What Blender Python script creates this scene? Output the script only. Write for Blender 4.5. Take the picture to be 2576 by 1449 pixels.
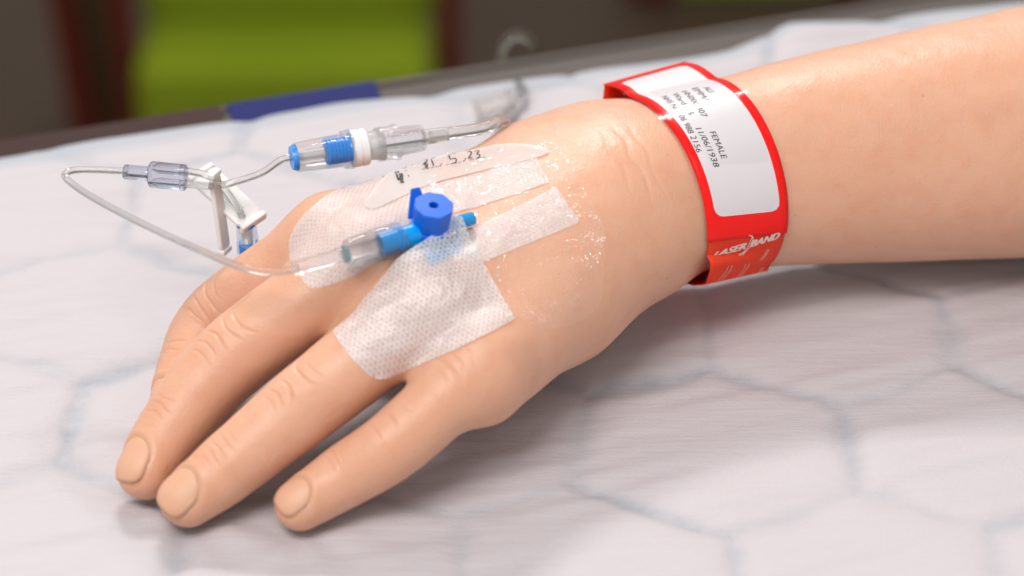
import bpy, bmesh, math, random
import numpy as np
from mathutils import Vector, Matrix
from mathutils.geometry import delaunay_2d_cdt

random.seed(4); RNG = np.random.default_rng(7)
SC = bpy.context.scene
for o in list(bpy.data.objects): bpy.data.objects.remove(o)
COL = SC.collection
MM = 0.001

# ------------------------------------------------------------------ camera
IW, IH = 2576.0, 1449.0               # pixel frame the photograph was measured in
LENS, EL, DIST = 90.0, math.radians(32), 680.0
TGT = np.array([0, 0, 25.0])
FPX = IW / 36 * LENS
FW = np.array([0, math.cos(EL), -math.sin(EL)]); UP = np.array([0, math.sin(EL), math.cos(EL)]); RT = np.array([1.0, 0, 0])
CAM = TGT - FW * DIST
cam = bpy.data.cameras.new('camera'); cam.lens = LENS; cam.sensor_width = 36
cam.clip_start = 0.02; cam.clip_end = 50
camo = bpy.data.objects.new('camera', cam); COL.objects.link(camo); SC.camera = camo
camo.location = Vector(CAM * MM); camo.rotation_euler = (math.pi / 2 - EL, 0, 0)
cam.dof.use_dof = True; cam.dof.focus_distance = 0.672; cam.dof.aperture_fstop = 7.5

# ------------------------------------------------------------------ world and lamps (indoor ceiling light)
w = bpy.data.worlds.new('World'); SC.world = w; w.use_nodes = True
w.node_tree.nodes['Background'].inputs[0].default_value = (1.0, 0.985, 0.97, 1)
w.node_tree.nodes['Background'].inputs[1].default_value = 0.57
def area(name, loc, aim, size, power, col):
    l = bpy.data.lights.new(name, 'AREA'); l.shape = 'RECTANGLE'; l.size = size[0]; l.size_y = size[1]
    l.energy = power; l.color = col
    o = bpy.data.objects.new(name, l); COL.objects.link(o)
    o.location = loc
    o.rotation_euler = (Vector(aim) - Vector(loc)).to_track_quat('-Z', 'Y').to_euler()
area('ceiling_lamp_over', (-0.36, -0.62, 1.22), (-0.04, 0, 0.03), (0.7, 0.55), 13.5, (1, 0.97, 0.94))
area('ceiling_lamp_back', (-0.15, 1.45, 1.40), (0.02, 0, 0.03), (0.45, 0.15), 19.5, (1, 0.98, 0.96))
vs = SC.view_settings; vs.view_transform = 'Standard'; vs.look = 'None'; vs.gamma = 1; vs.exposure = 0.04
SC.render.engine = 'CYCLES'
cy = SC.cycles; cy.use_denoising = True; cy.max_bounces = 9; cy.diffuse_bounces = 3; cy.glossy_bounces = 3; cy.transmission_bounces = 9; cy.transparent_max_bounces = 24
cy.caustics_reflective = False; cy.caustics_refractive = False; cy.sample_clamp_indirect = 6; cy.use_adaptive_sampling = True; cy.adaptive_threshold = 0.025

# ------------------------------------------------------------------ helpers
def Wp(px, py, z):
    d = FW * FPX + RT * (px - IW / 2) - UP * (py - IH / 2)
    return CAM + d * ((z - CAM[2]) / d[2])
def nrm(v):
    v = np.asarray(v, float); return v / np.linalg.norm(v)
def mesh_np(name, V, F, smooth=True):
    me = bpy.data.meshes.new(name)
    V = np.asarray(V, np.float32) * MM
    if isinstance(F, np.ndarray):
        n, k = F.shape
        me.vertices.add(len(V)); me.vertices.foreach_set('co', V.ravel())
        me.loops.add(n * k); me.loops.foreach_set('vertex_index', F.astype(np.int32).ravel())
        me.polygons.add(n); me.polygons.foreach_set('loop_start', np.arange(0, n * k, k, dtype=np.int32))
        me.polygons.foreach_set('loop_total', np.full(n, k, np.int32))
        me.update(calc_edges=True)
    else:
        me.from_pydata([tuple(map(float, v)) for v in V], [], [list(map(int, f)) for f in F]); me.update()
    if smooth: me.polygons.foreach_set('use_smooth', np.ones(len(me.polygons), bool))
    if not isinstance(F, np.ndarray): me.validate()
    return me
def link(name, me, mat=None, parent=None):
    o = bpy.data.objects.new(name, me); COL.objects.link(o)
    if mat is not None: me.materials.append(mat)
    if parent is not None: o.parent = parent
    return o
def thing(name, label, cat, group=None):
    o = bpy.data.objects.new(name, None); COL.objects.link(o); o.empty_display_size = 0.01
    return tag(o, label, cat, group)
def tag(o, label, cat, group=None):
    o['label'] = label; o['category'] = cat
    if group: o['group'] = group
    return o
def spline(P, n, closed=False):
    """Centripetal-ish Catmull-Rom through P with n samples per span."""
    P = np.asarray(P, float)
    if closed: Q = np.vstack([P[-1], P, P[0], P[1]])
    else: Q = np.vstack([2 * P[0] - P[1], P, 2 * P[-1] - P[-2]])
    out = []
    for i in range(1, len(Q) - 2):
        for t in np.linspace(0, 1, n, endpoint=False):
            a, b, c, d = Q[i - 1], Q[i], Q[i + 1], Q[i + 2]
            out.append(0.5 * (2 * b + (c - a) * t + (2 * a - 5 * b + 4 * c - d) * t * t + (3 * b - a - 3 * c + d) * t ** 3))
    if not closed: out.append(Q[-2])
    return np.array(out)
def resample(P, n):
    P = np.asarray(P, float); s = np.r_[0, np.cumsum(np.linalg.norm(np.diff(P, axis=0), axis=1))]
    t = np.linspace(0, s[-1], n)
    return np.stack([np.interp(t, s, P[:, k]) for k in range(P.shape[1])], 1)
def frame(d):
    d = nrm(d); a = np.array([0, 0, 1.0]) if abs(d[2]) < 0.9 else np.array([1.0, 0, 0])
    x = nrm(np.cross(a, d)); return x, np.cross(d, x), d
def tube_data(path, r, seg=14, cap=True, flip=False):
    path = np.asarray(path, float); n = len(path)
    T = np.gradient(path, axis=0); x, y, _ = frame(T[0]); V = []
    rr = np.broadcast_to(np.asarray(r, float), (n,))
    for i in range(n):
        d = nrm(T[i]); x = nrm(x - d * (x @ d)); y = np.cross(d, x)
        for k in range(seg):
            a = 2 * math.pi * k / seg
            V.append(path[i] + rr[i] * (math.cos(a) * x + math.sin(a) * y))
    F = []
    for i in range(n - 1):
        for k in range(seg):
            a, b = i * seg + k, i * seg + (k + 1) % seg
            f = [a, b, b + seg, a + seg]; F.append(f[::-1] if flip else f)
    if cap: F.append(list(range(seg))[::-1]); F.append([(n - 1) * seg + k for k in range(seg)])
    return V, F
def tube(name, path, r, mat, parent=None, seg=14, lumen=None):
    V, F = tube_data(path, r, seg, cap=lumen is None)
    if lumen:
        n0 = len(V); V2, F2 = tube_data(path, lumen, seg, cap=False, flip=True)
        V += V2; F += [[i + n0 for i in f] for f in F2]
        m = len(path)
        for k in range(seg):
            k2 = (k + 1) % seg
            F.append([k2, k, n0 + k, n0 + k2]); e = (m - 1) * seg
            F.append([e + k, e + k2, n0 + e + k2, n0 + e + k])
    return link(name, mesh_np(name, V, F), mat, parent)
def lathe(name, p0, p1, prof, mat, parent=None, seg=36, mod=None, up=None, flat=False, bevel=0):
    """prof: (t mm along p0->p1, radius).  mod(angle, t) scales the radius."""
    p0 = np.asarray(p0, float); d = nrm(np.asarray(p1, float) - p0); x, y, d = frame(d)
    if up is not None: y = nrm(np.asarray(up) - d * (np.asarray(up) @ d)); x = np.cross(y, d)
    V, F = [], []
    for t, r in prof:
        for k in range(seg):
            a = 2 * math.pi * k / seg; q = r * (mod(a, t) if mod else 1)
            V.append(p0 + d * t + q * (math.cos(a) * x + math.sin(a) * y))
    n = len(prof)
    for i in range(n - 1):
        for k in range(seg):
            a, b = i * seg + k, i * seg + (k + 1) % seg
            F.append([a, b, b + seg, a + seg])
    if prof[0][1] > 0: F.append(list(range(seg))[::-1])
    if prof[-1][1] > 0: F.append([(n - 1) * seg + k for k in range(seg)])
    me = mesh_np(name, V, F, smooth=not flat)
    if not flat:
        for e in me.edges: pass
    o = link(name, me, mat, parent)
    if not flat: sharp(o, 35)
    if bevel:
        b = o.modifiers.new('bevel', 'BEVEL'); b.width = bevel * MM; b.segments = 2; b.limit_method = 'ANGLE'
    return o
def sharp(o, deg):
    me = o.data; bm = bmesh.new(); bm.from_mesh(me)
    lim = math.radians(deg)
    for e in bm.edges:
        if len(e.link_faces) == 2 and e.calc_face_angle(0) > lim: e.smooth = False
    bm.to_mesh(me); bm.free()
def prism(name, poly3, normal, thick, mat, parent=None, bevel=0.4):
    """closed 3D outline extruded by thick along normal."""
    n = nrm(normal); A = [np.asarray(p) for p in poly3]; B = [p + n * thick for p in A]; m = len(A)
    F = [list(range(m))[::-1], [m + i for i in range(m)]] + [[i, (i + 1) % m, m + (i + 1) % m, m + i] for i in range(m)]
    me = mesh_np(name, A + B, F, smooth=False)
    bm = bmesh.new(); bm.from_mesh(me); bmesh.ops.recalc_face_normals(bm, faces=bm.faces); bm.to_mesh(me); bm.free()
    o = link(name, me, mat, parent)
    if bevel:
        b = o.modifiers.new('bevel', 'BEVEL'); b.width = bevel * MM; b.segments = 3; b.limit_method = 'ANGLE'; b.angle_limit = 0.5
    return o

# ------------------------------------------------------------------ materials
class NT:
    def __init__(s, name):
        s.m = bpy.data.materials.new(name); s.m.use_nodes = True; s.t = s.m.node_tree; s.t.nodes.clear()
        s.out = s.n('ShaderNodeOutputMaterial')
    def n(s, typ, **kw):
        nd = s.t.nodes.new(typ)
        for k, v in kw.items():
            if k in nd.inputs and not hasattr(nd, k): s.set(nd.inputs[k], v)
            else: setattr(nd, k, v)
        return nd
    def set(s, sock, v):
        if hasattr(v, 'is_output') or isinstance(v, bpy.types.NodeSocket): s.t.links.new(v, sock)
        else: sock.default_value = v
    def math(s, op, a, b=None, c=None):
        nd = s.n('ShaderNodeMath', operation=op)
        for i, v in enumerate((a, b, c)):
            if v is not None: s.set(nd.inputs[i], v)
        return nd.outputs[0]
    def ramp(s, fac, stops):
        r = s.n('ShaderNodeValToRGB'); s.set(r.inputs[0], fac); e = r.color_ramp.elements
        while len(e) < len(stops): e.new(0.5)
        for el, (p, c) in zip(e, stops): el.position = p; el.color = c if len(c) == 4 else (*c, 1)
        return r.outputs[0]
    def noise(s, vec, scale, detail=3, rough=0.55, dist=0.0):
        nd = s.n('ShaderNodeTexNoise'); s.set(nd.inputs['Vector'], vec)
        nd.inputs['Scale'].default_value = scale; nd.inputs['Detail'].default_value = detail
        nd.inputs['Roughness'].default_value = rough; nd.inputs['Distortion'].default_value = dist
        return nd.outputs['Fac']
    def mix(s, fac, a, b, typ='RGBA', blend='MIX'):
        nd = s.n('ShaderNodeMix', data_type=typ)
        if typ == 'RGBA': nd.blend_type = blend
        ia = {'RGBA': (6, 7, 2), 'FLOAT': (2, 3, 0)}[typ]
        s.set(nd.inputs[0], fac)
        for i, v in ((ia[0], a), (ia[1], b)):
            if isinstance(v, tuple) and len(v) == 3: v = (*v, 1)
            s.set(nd.inputs[i], v)
        return nd.outputs[ia[2]]
    def bump(s, h, strength, dist, nrm_=None):
        b = s.n('ShaderNodeBump'); s.set(b.inputs['Height'], h); b.inputs['Strength'].default_value = strength
        b.inputs['Distance'].default_value = dist
        if nrm_ is not None: s.set(b.inputs['Normal'], nrm_)
        return b.outputs[0]
    def pr(s, **kw):
        p = s.n('ShaderNodeBsdfPrincipled')
        for k, v in kw.items():
            if isinstance(v, tuple) and len(v) == 3 and p.inputs[k].type == 'RGBA': v = (*v, 1)
            s.set(p.inputs[k], v)
        return p.outputs[0]
    def done(s, sh): s.t.links.new(sh, s.out.inputs[0]); return s.m
    def obj(s): return s.n('ShaderNodeTexCoord').outputs['Object']
    def map(s, vec, scale=(1, 1, 1), rot=(0, 0, 0), loc=(0, 0, 0)):
        m = s.n('ShaderNodeMapping'); s.set(m.inputs[0], vec); m.inputs['Scale'].default_value = scale
        m.inputs['Rotation'].default_value = rot; m.inputs['Location'].default_value = loc
        return m.outputs[0]
    def uv(s): return s.n('ShaderNodeUVMap').outputs[0]
    def mixsh(s, fac, a, b):
        m = s.n('ShaderNodeMixShader'); s.set(m.inputs[0], fac); s.t.links.new(a, m.inputs[1]); s.t.links.new(b, m.inputs[2])
        return m.outputs[0]
def simple(name, col, rough=0.5, **kw):
    t = NT(name); return t.done(t.pr(**{'Base Color': col, 'Roughness': rough, **kw}))

def m_skin():
    t = NT('skin'); c = t.obj()
    big = t.noise(c, 28, 3); mid = t.noise(c, 160, 3); fine = t.noise(c, 900, 2)
    col = t.mix(t.ramp(big, [(0.35, (0, 0, 0)), (0.65, (1, 1, 1))]), (0.69, 0.378, 0.245), (0.72, 0.402, 0.27))
    col = t.mix(t.math('MULTIPLY', t.ramp(mid, [(0.45, (0, 0, 0)), (0.75, (1, 1, 1))]), 0.40), col, (0.655, 0.30, 0.18))
    # freckles and pores
    v = t.n('ShaderNodeTexVoronoi', feature='F1'); t.set(v.inputs['Vector'], c); v.inputs['Scale'].default_value = 170
    sp = t.math('LESS_THAN', v.outputs['Distance'], 0.09)
    sel = t.math('GREATER_THAN', t.n('ShaderNodeSeparateColor', Color=v.outputs['Color']).outputs[0], 0.86)
    col = t.mix(t.math('MULTIPLY', t.math('MULTIPLY', sp, sel), 0.28), col, (0.42, 0.17, 0.09))
    v2 = t.n('ShaderNodeTexVoronoi', feature='DISTANCE_TO_EDGE'); t.set(v2.inputs['Vector'], t.map(c, (1, 1, 1))); v2.inputs['Scale'].default_value = 900
    cell = t.ramp(v2.outputs[0], [(0.0, (0, 0, 0)), (0.22, (1, 1, 1))])
    str_ = t.noise(t.map(c, (1, 0.25, 1), (0, 0, 0.8)), 700, 3, 0.65)
    h = t.math('ADD', t.math('MULTIPLY', cell, 0.35), t.math('ADD', t.math('MULTIPLY', str_, 0.8), t.math('MULTIPLY', fine, 0.5)))
    b = t.bump(h, 0.30, 0.0003)
    b = t.bump(mid, 0.18, 0.0012, b)
    rg = t.mix(t.noise(c, 55, 3), 0.34, 0.50, 'FLOAT')
    return t.done(t.pr(**{'Base Color': col, 'Roughness': rg, 'Normal': b, 'Subsurface Weight': 0.55,
                          'Subsurface Radius': (1.0, 0.33, 0.16), 'Subsurface Scale': 0.004, 'Specular IOR Level': 0.5}))
def m_nail():
    t = NT('nail'); c = t.obj()
    col = t.mix(t.noise(c, 120, 2), (0.70, 0.38, 0.245), (0.72, 0.39, 0.255))
    b = t.bump(t.noise(c, 350, 3), 0.12, 0.0004)
    return t.done(t.pr(**{'Base Color': col, 'Roughness': 0.5, 'Normal': b, 'Subsurface Weight': 0.15, 'Subsurface Radius': (1, .35, .2),
                          'Subsurface Scale': 0.003}))
def m_fabric(name, px, py, hx, hy, base=0.62, hole=0.80, shine=0.14, streak=0.5):
    """perforated non-woven tape: UV in millimetres"""
    t = NT(name); uv = t.uv(); sx = t.n('ShaderNodeSeparateXYZ', Vector=uv)
    wob = t.noise(uv, 0.9, 2)
    x = t.math('ADD', t.math('DIVIDE', sx.outputs[0], px), t.math('MULTIPLY', wob, 0.5))
    y = t.math('ADD', t.math('DIVIDE', sx.outputs[1], py), t.math('MULTIPLY', t.noise(t.map(uv, loc=(9, 4, 0)), 0.8, 2), 0.5))
    row = t.math('FLOOR', y)
    x2 = t.math('ADD', x, t.math('MULTIPLY', t.math('FLOORED_MODULO', row, 2.0), 0.5))
    fx = t.math('MULTIPLY', t.math('SUBTRACT', t.math('FRACT', x2), 0.5), px / hx)
    fy = t.math('MULTIPLY', t.math('SUBTRACT', t.math('FRACT', y), 0.5), py / hy)
    d = t.math('SQRT', t.math('ADD', t.math('MULTIPLY', fx, fx), t.math('MULTIPLY', fy, fy)))
    jit = t.math('MULTIPLY', t.math('SUBTRACT', t.noise(uv, 1.7, 2), 0.5), 0.9)
    hl = t.ramp(t.math('ADD', d, jit), [(0.36, (1, 1, 1)), (0.62, (0, 0, 0))])
    fib = t.noise(t.map(uv, (4, 0.6, 1)), 2.2, 4, 0.7)
    alpha = t.math('ADD', base, t.math('MULTIPLY', t.math('SUBTRACT', fib, 0.5), streak))
    alpha = t.math('MULTIPLY', alpha, t.math('SUBTRACT', 1.0, t.math('MULTIPLY', hl, hole)))
    b = t.bump(t.math('SUBTRACT', fib, hl), 0.5, 0.00025)
    wr = t.n('ShaderNodeTexNoise'); t.set(wr.inputs['Vector'], uv); wr.inputs['Scale'].default_value = 0.16; wr.inputs['Detail'].default_value = 3; wr.inputs['Distortion'].default_value = 0.8
    b = t.bump(wr.outputs[0], 0.6, 0.002, b)
    dif = t.pr(**{'Base Color': (0.95, 0.95, 0.97), 'Roughness': 0.42, 'Normal': b, 'Specular IOR Level': 0.35})
    tl = t.n('ShaderNodeBsdfTranslucent', Color=(0.95, 0.95, 0.97, 1)).outputs[0]
    body = t.mixsh(0.25, dif, tl)
    gl = t.n('ShaderNodeBsdfGlossy', Roughness=0.16, Color=(1, 1, 1, 1)); t.set(gl.inputs['Normal'], b)
    lw = t.n('ShaderNodeFresnel', IOR=1.45); t.set(lw.inputs['Normal'], b)
    body = t.mixsh(alpha, t.n('ShaderNodeBsdfTransparent').outputs[0], body)
    return t.done(t.mixsh(shine * 0.3, body, gl.outputs[0]))
def m_film():
    t = NT('clear_film'); uv = t.uv()
    def ridge(rot, sx, sy, sc, dist, wdt):
        n = t.noise(t.map(uv, (sx, sy, 1), (0, 0, rot)), sc, 4, 0.6, dist)
        return t.ramp(t.math('ABSOLUTE', t.math('SUBTRACT', n, 0.5)), [(0.0, (1, 1, 1)), (wdt, (0, 0, 0))])
    r1 = ridge(0.5, 0.22, 1.1, 0.55, 1.2, 0.05); r2 = ridge(-0.5, 0.25, 1.0, 0.7, 1.0, 0.045); r3 = ridge(1.3, 0.5, 1.0, 0.45, 1.5, 0.035)
    amp = t.ramp(t.noise(uv, 0.11, 2), [(0.30, (0.15, 0.15, 0.15)), (0.52, (1, 1, 1))])
    h = t.math('MULTIPLY', t.math('ADD', t.math('ADD', r1, t.math('MULTIPLY', r2, 0.8)), t.math('MULTIPLY', r3, 0.8)), amp)
    b = t.bump(h, 1.0, 0.0016)
    gl = t.n('ShaderNodeBsdfGlossy', Roughness=0.13, Color=(0.095, 0.095, 0.095, 1)); t.set(gl.inputs['Normal'], b)
    ad = t.n('ShaderNodeAddShader'); t.t.links.new(t.n('ShaderNodeBsdfTransparent', Color=(0.955, 0.955, 0.955, 1)).outputs[0], ad.inputs[0]); t.t.links.new(gl.outputs[0], ad.inputs[1])
    return t.done(ad.outputs[0])
def m_paper():
    t = NT('date_label_paper'); uv = t.uv()
    fib = t.noise(uv, 3.5, 4, 0.7)
    b = t.bump(fib, 0.35, 0.0003)
    p = t.pr(**{'Base Color': t.mix(fib, (0.80, 0.72, 0.70), (0.87, 0.79, 0.775)), 'Roughness': 0.6, 'Normal': b, 'Specular IOR Level': 0.3})
    return t.done(t.mixsh(t.math('SUBTRACT', 0.83, t.math('MULTIPLY', fib, 0.55)), t.n('ShaderNodeBsdfTransparent').outputs[0], p))
def m_clear(name, tint=(0.97, 0.975, 0.98), ior=1.45, rough=0.03, fac=0.72, haze=0.0, hazecol=(0.9, 0.9, 0.9)):
    t = NT(name)
    g = t.n('ShaderNodeBsdfGlass', IOR=ior, Roughness=rough, Color=(*tint, 1)).outputs[0]
    tr = t.n('ShaderNodeBsdfTransparent', Color=(*tint, 1)).outputs[0]
    s = t.mixsh(fac, tr, g)
    if haze: s = t.mixsh(haze, s, t.pr(**{'Base Color': hazecol, 'Roughness': 0.3}))
    return t.done(s)
def m_plastic(name, col, rough=0.3, trans=0.0, sss=0.0):
    t = NT(name); c = t.obj()
    p = t.pr(**{'Base Color': col, 'Roughness': rough, 'Subsurface Weight': sss, 'Subsurface Radius': (1, 1, 1), 'Subsurface Scale': 0.0015,
                'Normal': t.bump(t.noise(c, 600, 2), 0.05, 0.0003)})
    if trans:
        tl = t.n('ShaderNodeBsdfTranslucent', Color=(*col, 1)).outputs[0]
        p = t.mixsh(trans, p, tl)
    return t.done(p)
def m_pad():
    t = NT('quilted_pad'); c = t.obj()
    q = t.n('ShaderNodeAttribute', attribute_name='quilt').outputs['Fac']
    e = t.n('ShaderNodeAttribute', attribute_name='border').outputs['Fac']
    rot = (0, 0, -math.radians(19.5))
    streak = t.noise(t.map(c, (0.09, 1, 1), rot), 190, 4, 0.6)
    streak2 = t.noise(t.map(c, (0.05, 1, 1), rot), 700, 3, 0.6)
    brk = t.ramp(t.noise(c, 110, 4, 0.65), [(0.30, (0, 0, 0)), (0.62, (1, 1, 1))])
    fib = t.noise(t.map(c, (0.5, 1.6, 1), (0, 0, 0.9)), 420, 4, 0.7)
    base = t.mix(t.noise(c, 14, 3), (0.545, 0.50, 0.52), (0.535, 0.50, 0.525))
    qf = t.math('MULTIPLY', q, t.math('ADD', 0.25, t.math('MULTIPLY', brk, 0.60)))
    qf = t.math('MULTIPLY', qf, t.math('ADD', 0.6, t.math('MULTIPLY', fib, 0.7)))
    col = t.mix(qf, base, (0.33, 0.365, 0.41))
    col = t.mix(t.math('MULTIPLY', e, 0.65), col, (0.36, 0.41, 0.455))
    h = t.math('ADD', t.math('MULTIPLY', streak, 1.0), t.math('MULTIPLY', streak2, 0.35))
    b = t.bump(h, 0.27, 0.0018)
    cr = t.noise(t.map(c, (0.45, 1.0, 1), rot), 75, 5, 0.6, 1.4)
    cr = t.ramp(t.math('ABSOLUTE', t.math('SUBTRACT', cr, 0.5)), [(0.0, (1, 1, 1)), (0.10, (0, 0, 0))])
    b = t.bump(cr, 0.06, 0.0010, b)
    dots = t.n('ShaderNodeTexVoronoi'); t.set(dots.inputs['Vector'], c); dots.inputs['Scale'].default_value = 1100
    b = t.bump(t.math('ADD', t.math('MULTIPLY', fib, 0.8), dots.outputs['Distance']), 0.18, 0.0003, b)
    return t.done(t.pr(**{'Base Color': col, 'Roughness': 0.62, 'Normal': b, 'Specular IOR Level': 0.25}))

M = dict(skin=m_skin(), nail=m_nail(),
    fabA=m_fabric('perforated_tape', 1.35, 0.95, 0.40, 0.36, base=0.60, hole=0.72),
    fabB=m_fabric('perforated_tape_long', 1.3, 1.15, 0.36, 0.66, base=0.62, shine=0.35, streak=0.9, hole=0.72),
    fabC=m_fabric('woven_tape_strip', 1.3, 1.1, 0.24, 0.55, base=0.52, shine=0.3, hole=0.6, streak=1.0),
    film=m_film(), paper=m_paper(), pad=m_pad(),
    clear=m_clear('clear_plastic'), clear2=m_clear('clear_rigid_plastic', tint=(0.98, 0.98, 0.985), ior=1.40, fac=0.36, haze=0.03),
    ygrey=m_clear('bluish_clear_plastic', tint=(0.84, 0.86, 0.92), ior=1.5, fac=0.85),
    tubing=m_clear('clear_tubing', tint=(0.96, 0.955, 0.95), ior=1.36, fac=0.6, rough=0.03, haze=0.02),
    sleeve=m_clear('frosted_sleeve', tint=(0.95, 0.94, 0.92), rough=0.25, fac=0.7, haze=0.25),
    silicone=m_clear('milky_silicone', tint=(0.95, 0.95, 0.94), rough=0.25, fac=0.6, haze=0.35),
    blue=m_plastic('blue_plastic', (0.0, 0.125, 0.66), 0.45, sss=0.1),
    cyan=m_plastic('light_blue_plastic', (0.0, 0.38, 0.98), 0.2, trans=0.12, sss=0.25),
    cyan2=m_plastic('pale_blue_plastic', (0.02, 0.36, 0.78), 0.2, trans=0.2),
    vblue=m_plastic('valve_blue', (0.015, 0.31, 0.92), 0.25, sss=0.1),
    white=m_plastic('white_plastic', (0.80, 0.79, 0.80), 0.35, sss=0.1),
    clamp=m_plastic('clamp_white_plastic', (0.86, 0.85, 0.84), 0.38, trans=0.1, sss=0.1),
    ink=simple('black_ink', (0.012, 0.012, 0.015), 0.55), pen=simple('brown_black_pen', (0.05, 0.018, 0.022), 0.5),
    )

# ------------------------------------------------------------------ the pad, its surface height first (other things rest on it)
YAW = math.radians(19.5)
PU = np.array([math.cos(YAW), math.sin(YAW)]); PV = np.array([-math.sin(YAW), math.cos(YAW)])
def vnoise(x, y, seed):
    """smooth value noise"""
    r = np.random.default_rng(seed).random((64, 64))
    xi = np.floor(x).astype(int); yi = np.floor(y).astype(int); fx = x - xi; fy = y - yi
    fx = fx * fx * (3 - 2 * fx); fy = fy * fy * (3 - 2 * fy)
    a = r[xi % 64, yi % 64]; b = r[(xi + 1) % 64, yi % 64]; c = r[xi % 64, (yi + 1) % 64]; d = r[(xi + 1) % 64, (yi + 1) % 64]
    return (a * (1 - fx) + b * fx) * (1 - fy) + (c * (1 - fx) + d * fx) * fy
# quilt lines: hexagon corners measured on the pad
QU = np.array([math.cos(-0.05), math.sin(-0.05)]); QV = np.array([0.0, 1.0])
HX, HY = 67.0, 37.0          # hexagon width and corner radius
def quilt_lines():
    c0 = (Wp(1470, 1087, 0) + Wp(2107, 1125, 0))[:2] / 2
    segs = []
    for j in range(-7, 9):
        for i in range(-7, 7):
            def corner(k, i=i, j=j):
                cx = (i + 0.5 * (j % 2)) * HX; cyy = j * HY * 1.5
                a = math.radians(60 * k + 30); q = np.array([cx + HX / math.sqrt(3) * math.cos(a), cyy + HY * math.sin(a)])
                g = np.random.default_rng(int(abs(round(q[0] * 3) * 7919 + round(q[1] * 3) * 104729)) % 2 ** 31)
                q = q + g.uniform(-3.5, 3.5, 2)
                return c0 + q[0] * QU + q[1] * QV
            P = [corner(k) for k in range(6)]
            for k in (0, 1, 2): segs.append((P[k], P[k + 1], i * 31 + j * 17 + k))
    return segs
FINGER_TIPS = [(-93, -58), (-81, -71), (-53, -72)]
def pad_base(X, Y):
    u = X * PU[0] + Y * PU[1]; v = X * PV[0] + Y * PV[1]
    z = 1.3 * (vnoise(u / 60, v / 9, 3) - 0.5) + 0.85 * (vnoise(u / 45, v / 4.2, 5) - 0.5) + 1.3 * (vnoise(u / 40, v / 30, 8) - 0.5)
    lft = np.clip((-20 - X) / 60, 0, 1)
    z = z + lft * (2.2 * (vnoise(u / 50 + v / 60, v / 11 + u / 90, 12) - 0.5) + 0.8 * (vnoise(u / 14, v / 9, 13) - 0.5))
    for fx, fy in FINGER_TIPS:
        dx, dy = X - fx, Y - fy; r = np.hypot(dx, dy); a = np.arctan2(dy, dx)
        z = z + np.exp(-(r / 30) ** 2) * (0.35 * np.cos(a * 7 + r * 0.12) * np.clip(r / 14, 0, 1)) - 1.2 * np.exp(-(r / 9) ** 2)
    return z
def build_pad():
    # bed-frame edge of the pad: pixels of its far border
    edge_px = [(-700, 488), (0, 388), (400, 327), (800, 268), (1200, 214), (1600, 158), (1840, 122), (1930, 92), (1990, 66), (2200, 44), (2576, 2), (3300, -85)]
    E = np.array([Wp(a, b, 0)[:2] for a, b in edge_px]); eu = E @ PU; ev = E @ PV
    us = np.arange(-330, 330, 1.3); NV = 330
    U, K = np.meshgrid(us, np.linspace(0, 1, NV), indexing='ij')
    v0 = -300.0; ve = np.interp(U, eu, ev)
    ve = ve + 1.2 * (vnoise(U / 25, U * 0, 77) - 0.5)
    Vv = v0 + (ve - v0) * K
    X = U * PU[0] + Vv * PV[0]; Y = U * PU[1] + Vv * PV[1]
    q = np.zeros_like(X); qw = np.zeros_like(X)
    wx = X + 2.2 * (vnoise(X / 9, Y / 9, 21) - 0.5); wy = Y + 2.2 * (vnoise(X / 9, Y / 9, 22) - 0.5)
    for a, b, sd in quilt_lines():
        ab = b - a; L2 = ab @ ab
        lo = np.minimum(a, b) - 14; hi = np.maximum(a, b) + 14
        m = (wx > lo[0]) & (wx < hi[0]) & (wy > lo[1]) & (wy < hi[1])
        if not m.any(): continue
        px, py = wx[m] - a[0], wy[m] - a[1]
        t = np.clip((px * ab[0] + py * ab[1]) / L2, 0, 1)
        d = np.hypot(px - t * ab[0], py - t * ab[1])
        g = np.random.default_rng(sd + 500)
        st = g.uniform(0.32, 1.0); wd = g.uniform(2.0, 3.4)
        wv = wd * (0.6 + 0.8 * vnoise(t * 4, t * 0 + sd, 31))
        q[m] = np.maximum(q[m], st * np.exp(-(d / wv) ** 2)); qw[m] = np.maximum(qw[m], (0.5 + 0.5 * st) * np.exp(-(d / 6.5) ** 2))
    Z = pad_base(X, Y) - 0.9 * q - 0.8 * qw
    Z = np.where(K > 0.992, Z - 0.6, Z)
    Z = np.maximum(Z, -2.5)
    # puffed corner fold at the far right
    fold = np.exp(-((U - np.interp(0, [0], [0]) - (Wp(1990, 66, 0)[:2] @ PU)) / 18) ** 2) * np.clip((K - 0.93) / 0.05, 0, 1)
    Z = Z + 3.0 * fold
    nu, nv = X.shape
    ids = np.arange(nu * nv).reshape(nu, nv)
    F = np.stack([ids[:-1, :-1].ravel(), ids[1:, :-1].ravel(), ids[1:, 1:].ravel(), ids[:-1, 1:].ravel()], 1)
    me = mesh_np('absorbent_pad', np.stack([X.ravel(), Y.ravel(), Z.ravel()], 1), F)
    a = me.attributes.new('quilt', 'FLOAT', 'POINT'); a.data.foreach_set('value', q.ravel().astype(np.float32))
    bd = np.clip(1 - ((ve - Vv) - 4.0) / 6.0, 0, 1)
    a = me.attributes.new('border', 'FLOAT', 'POINT'); a.data.foreach_set('value', bd.ravel().astype(np.float32))
    o = link('absorbent_pad', me, M['pad'])
    tag(o, 'white quilted absorbent pad with pale blue honeycomb lines under the hand', 'bed pad')
build_pad()

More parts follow.
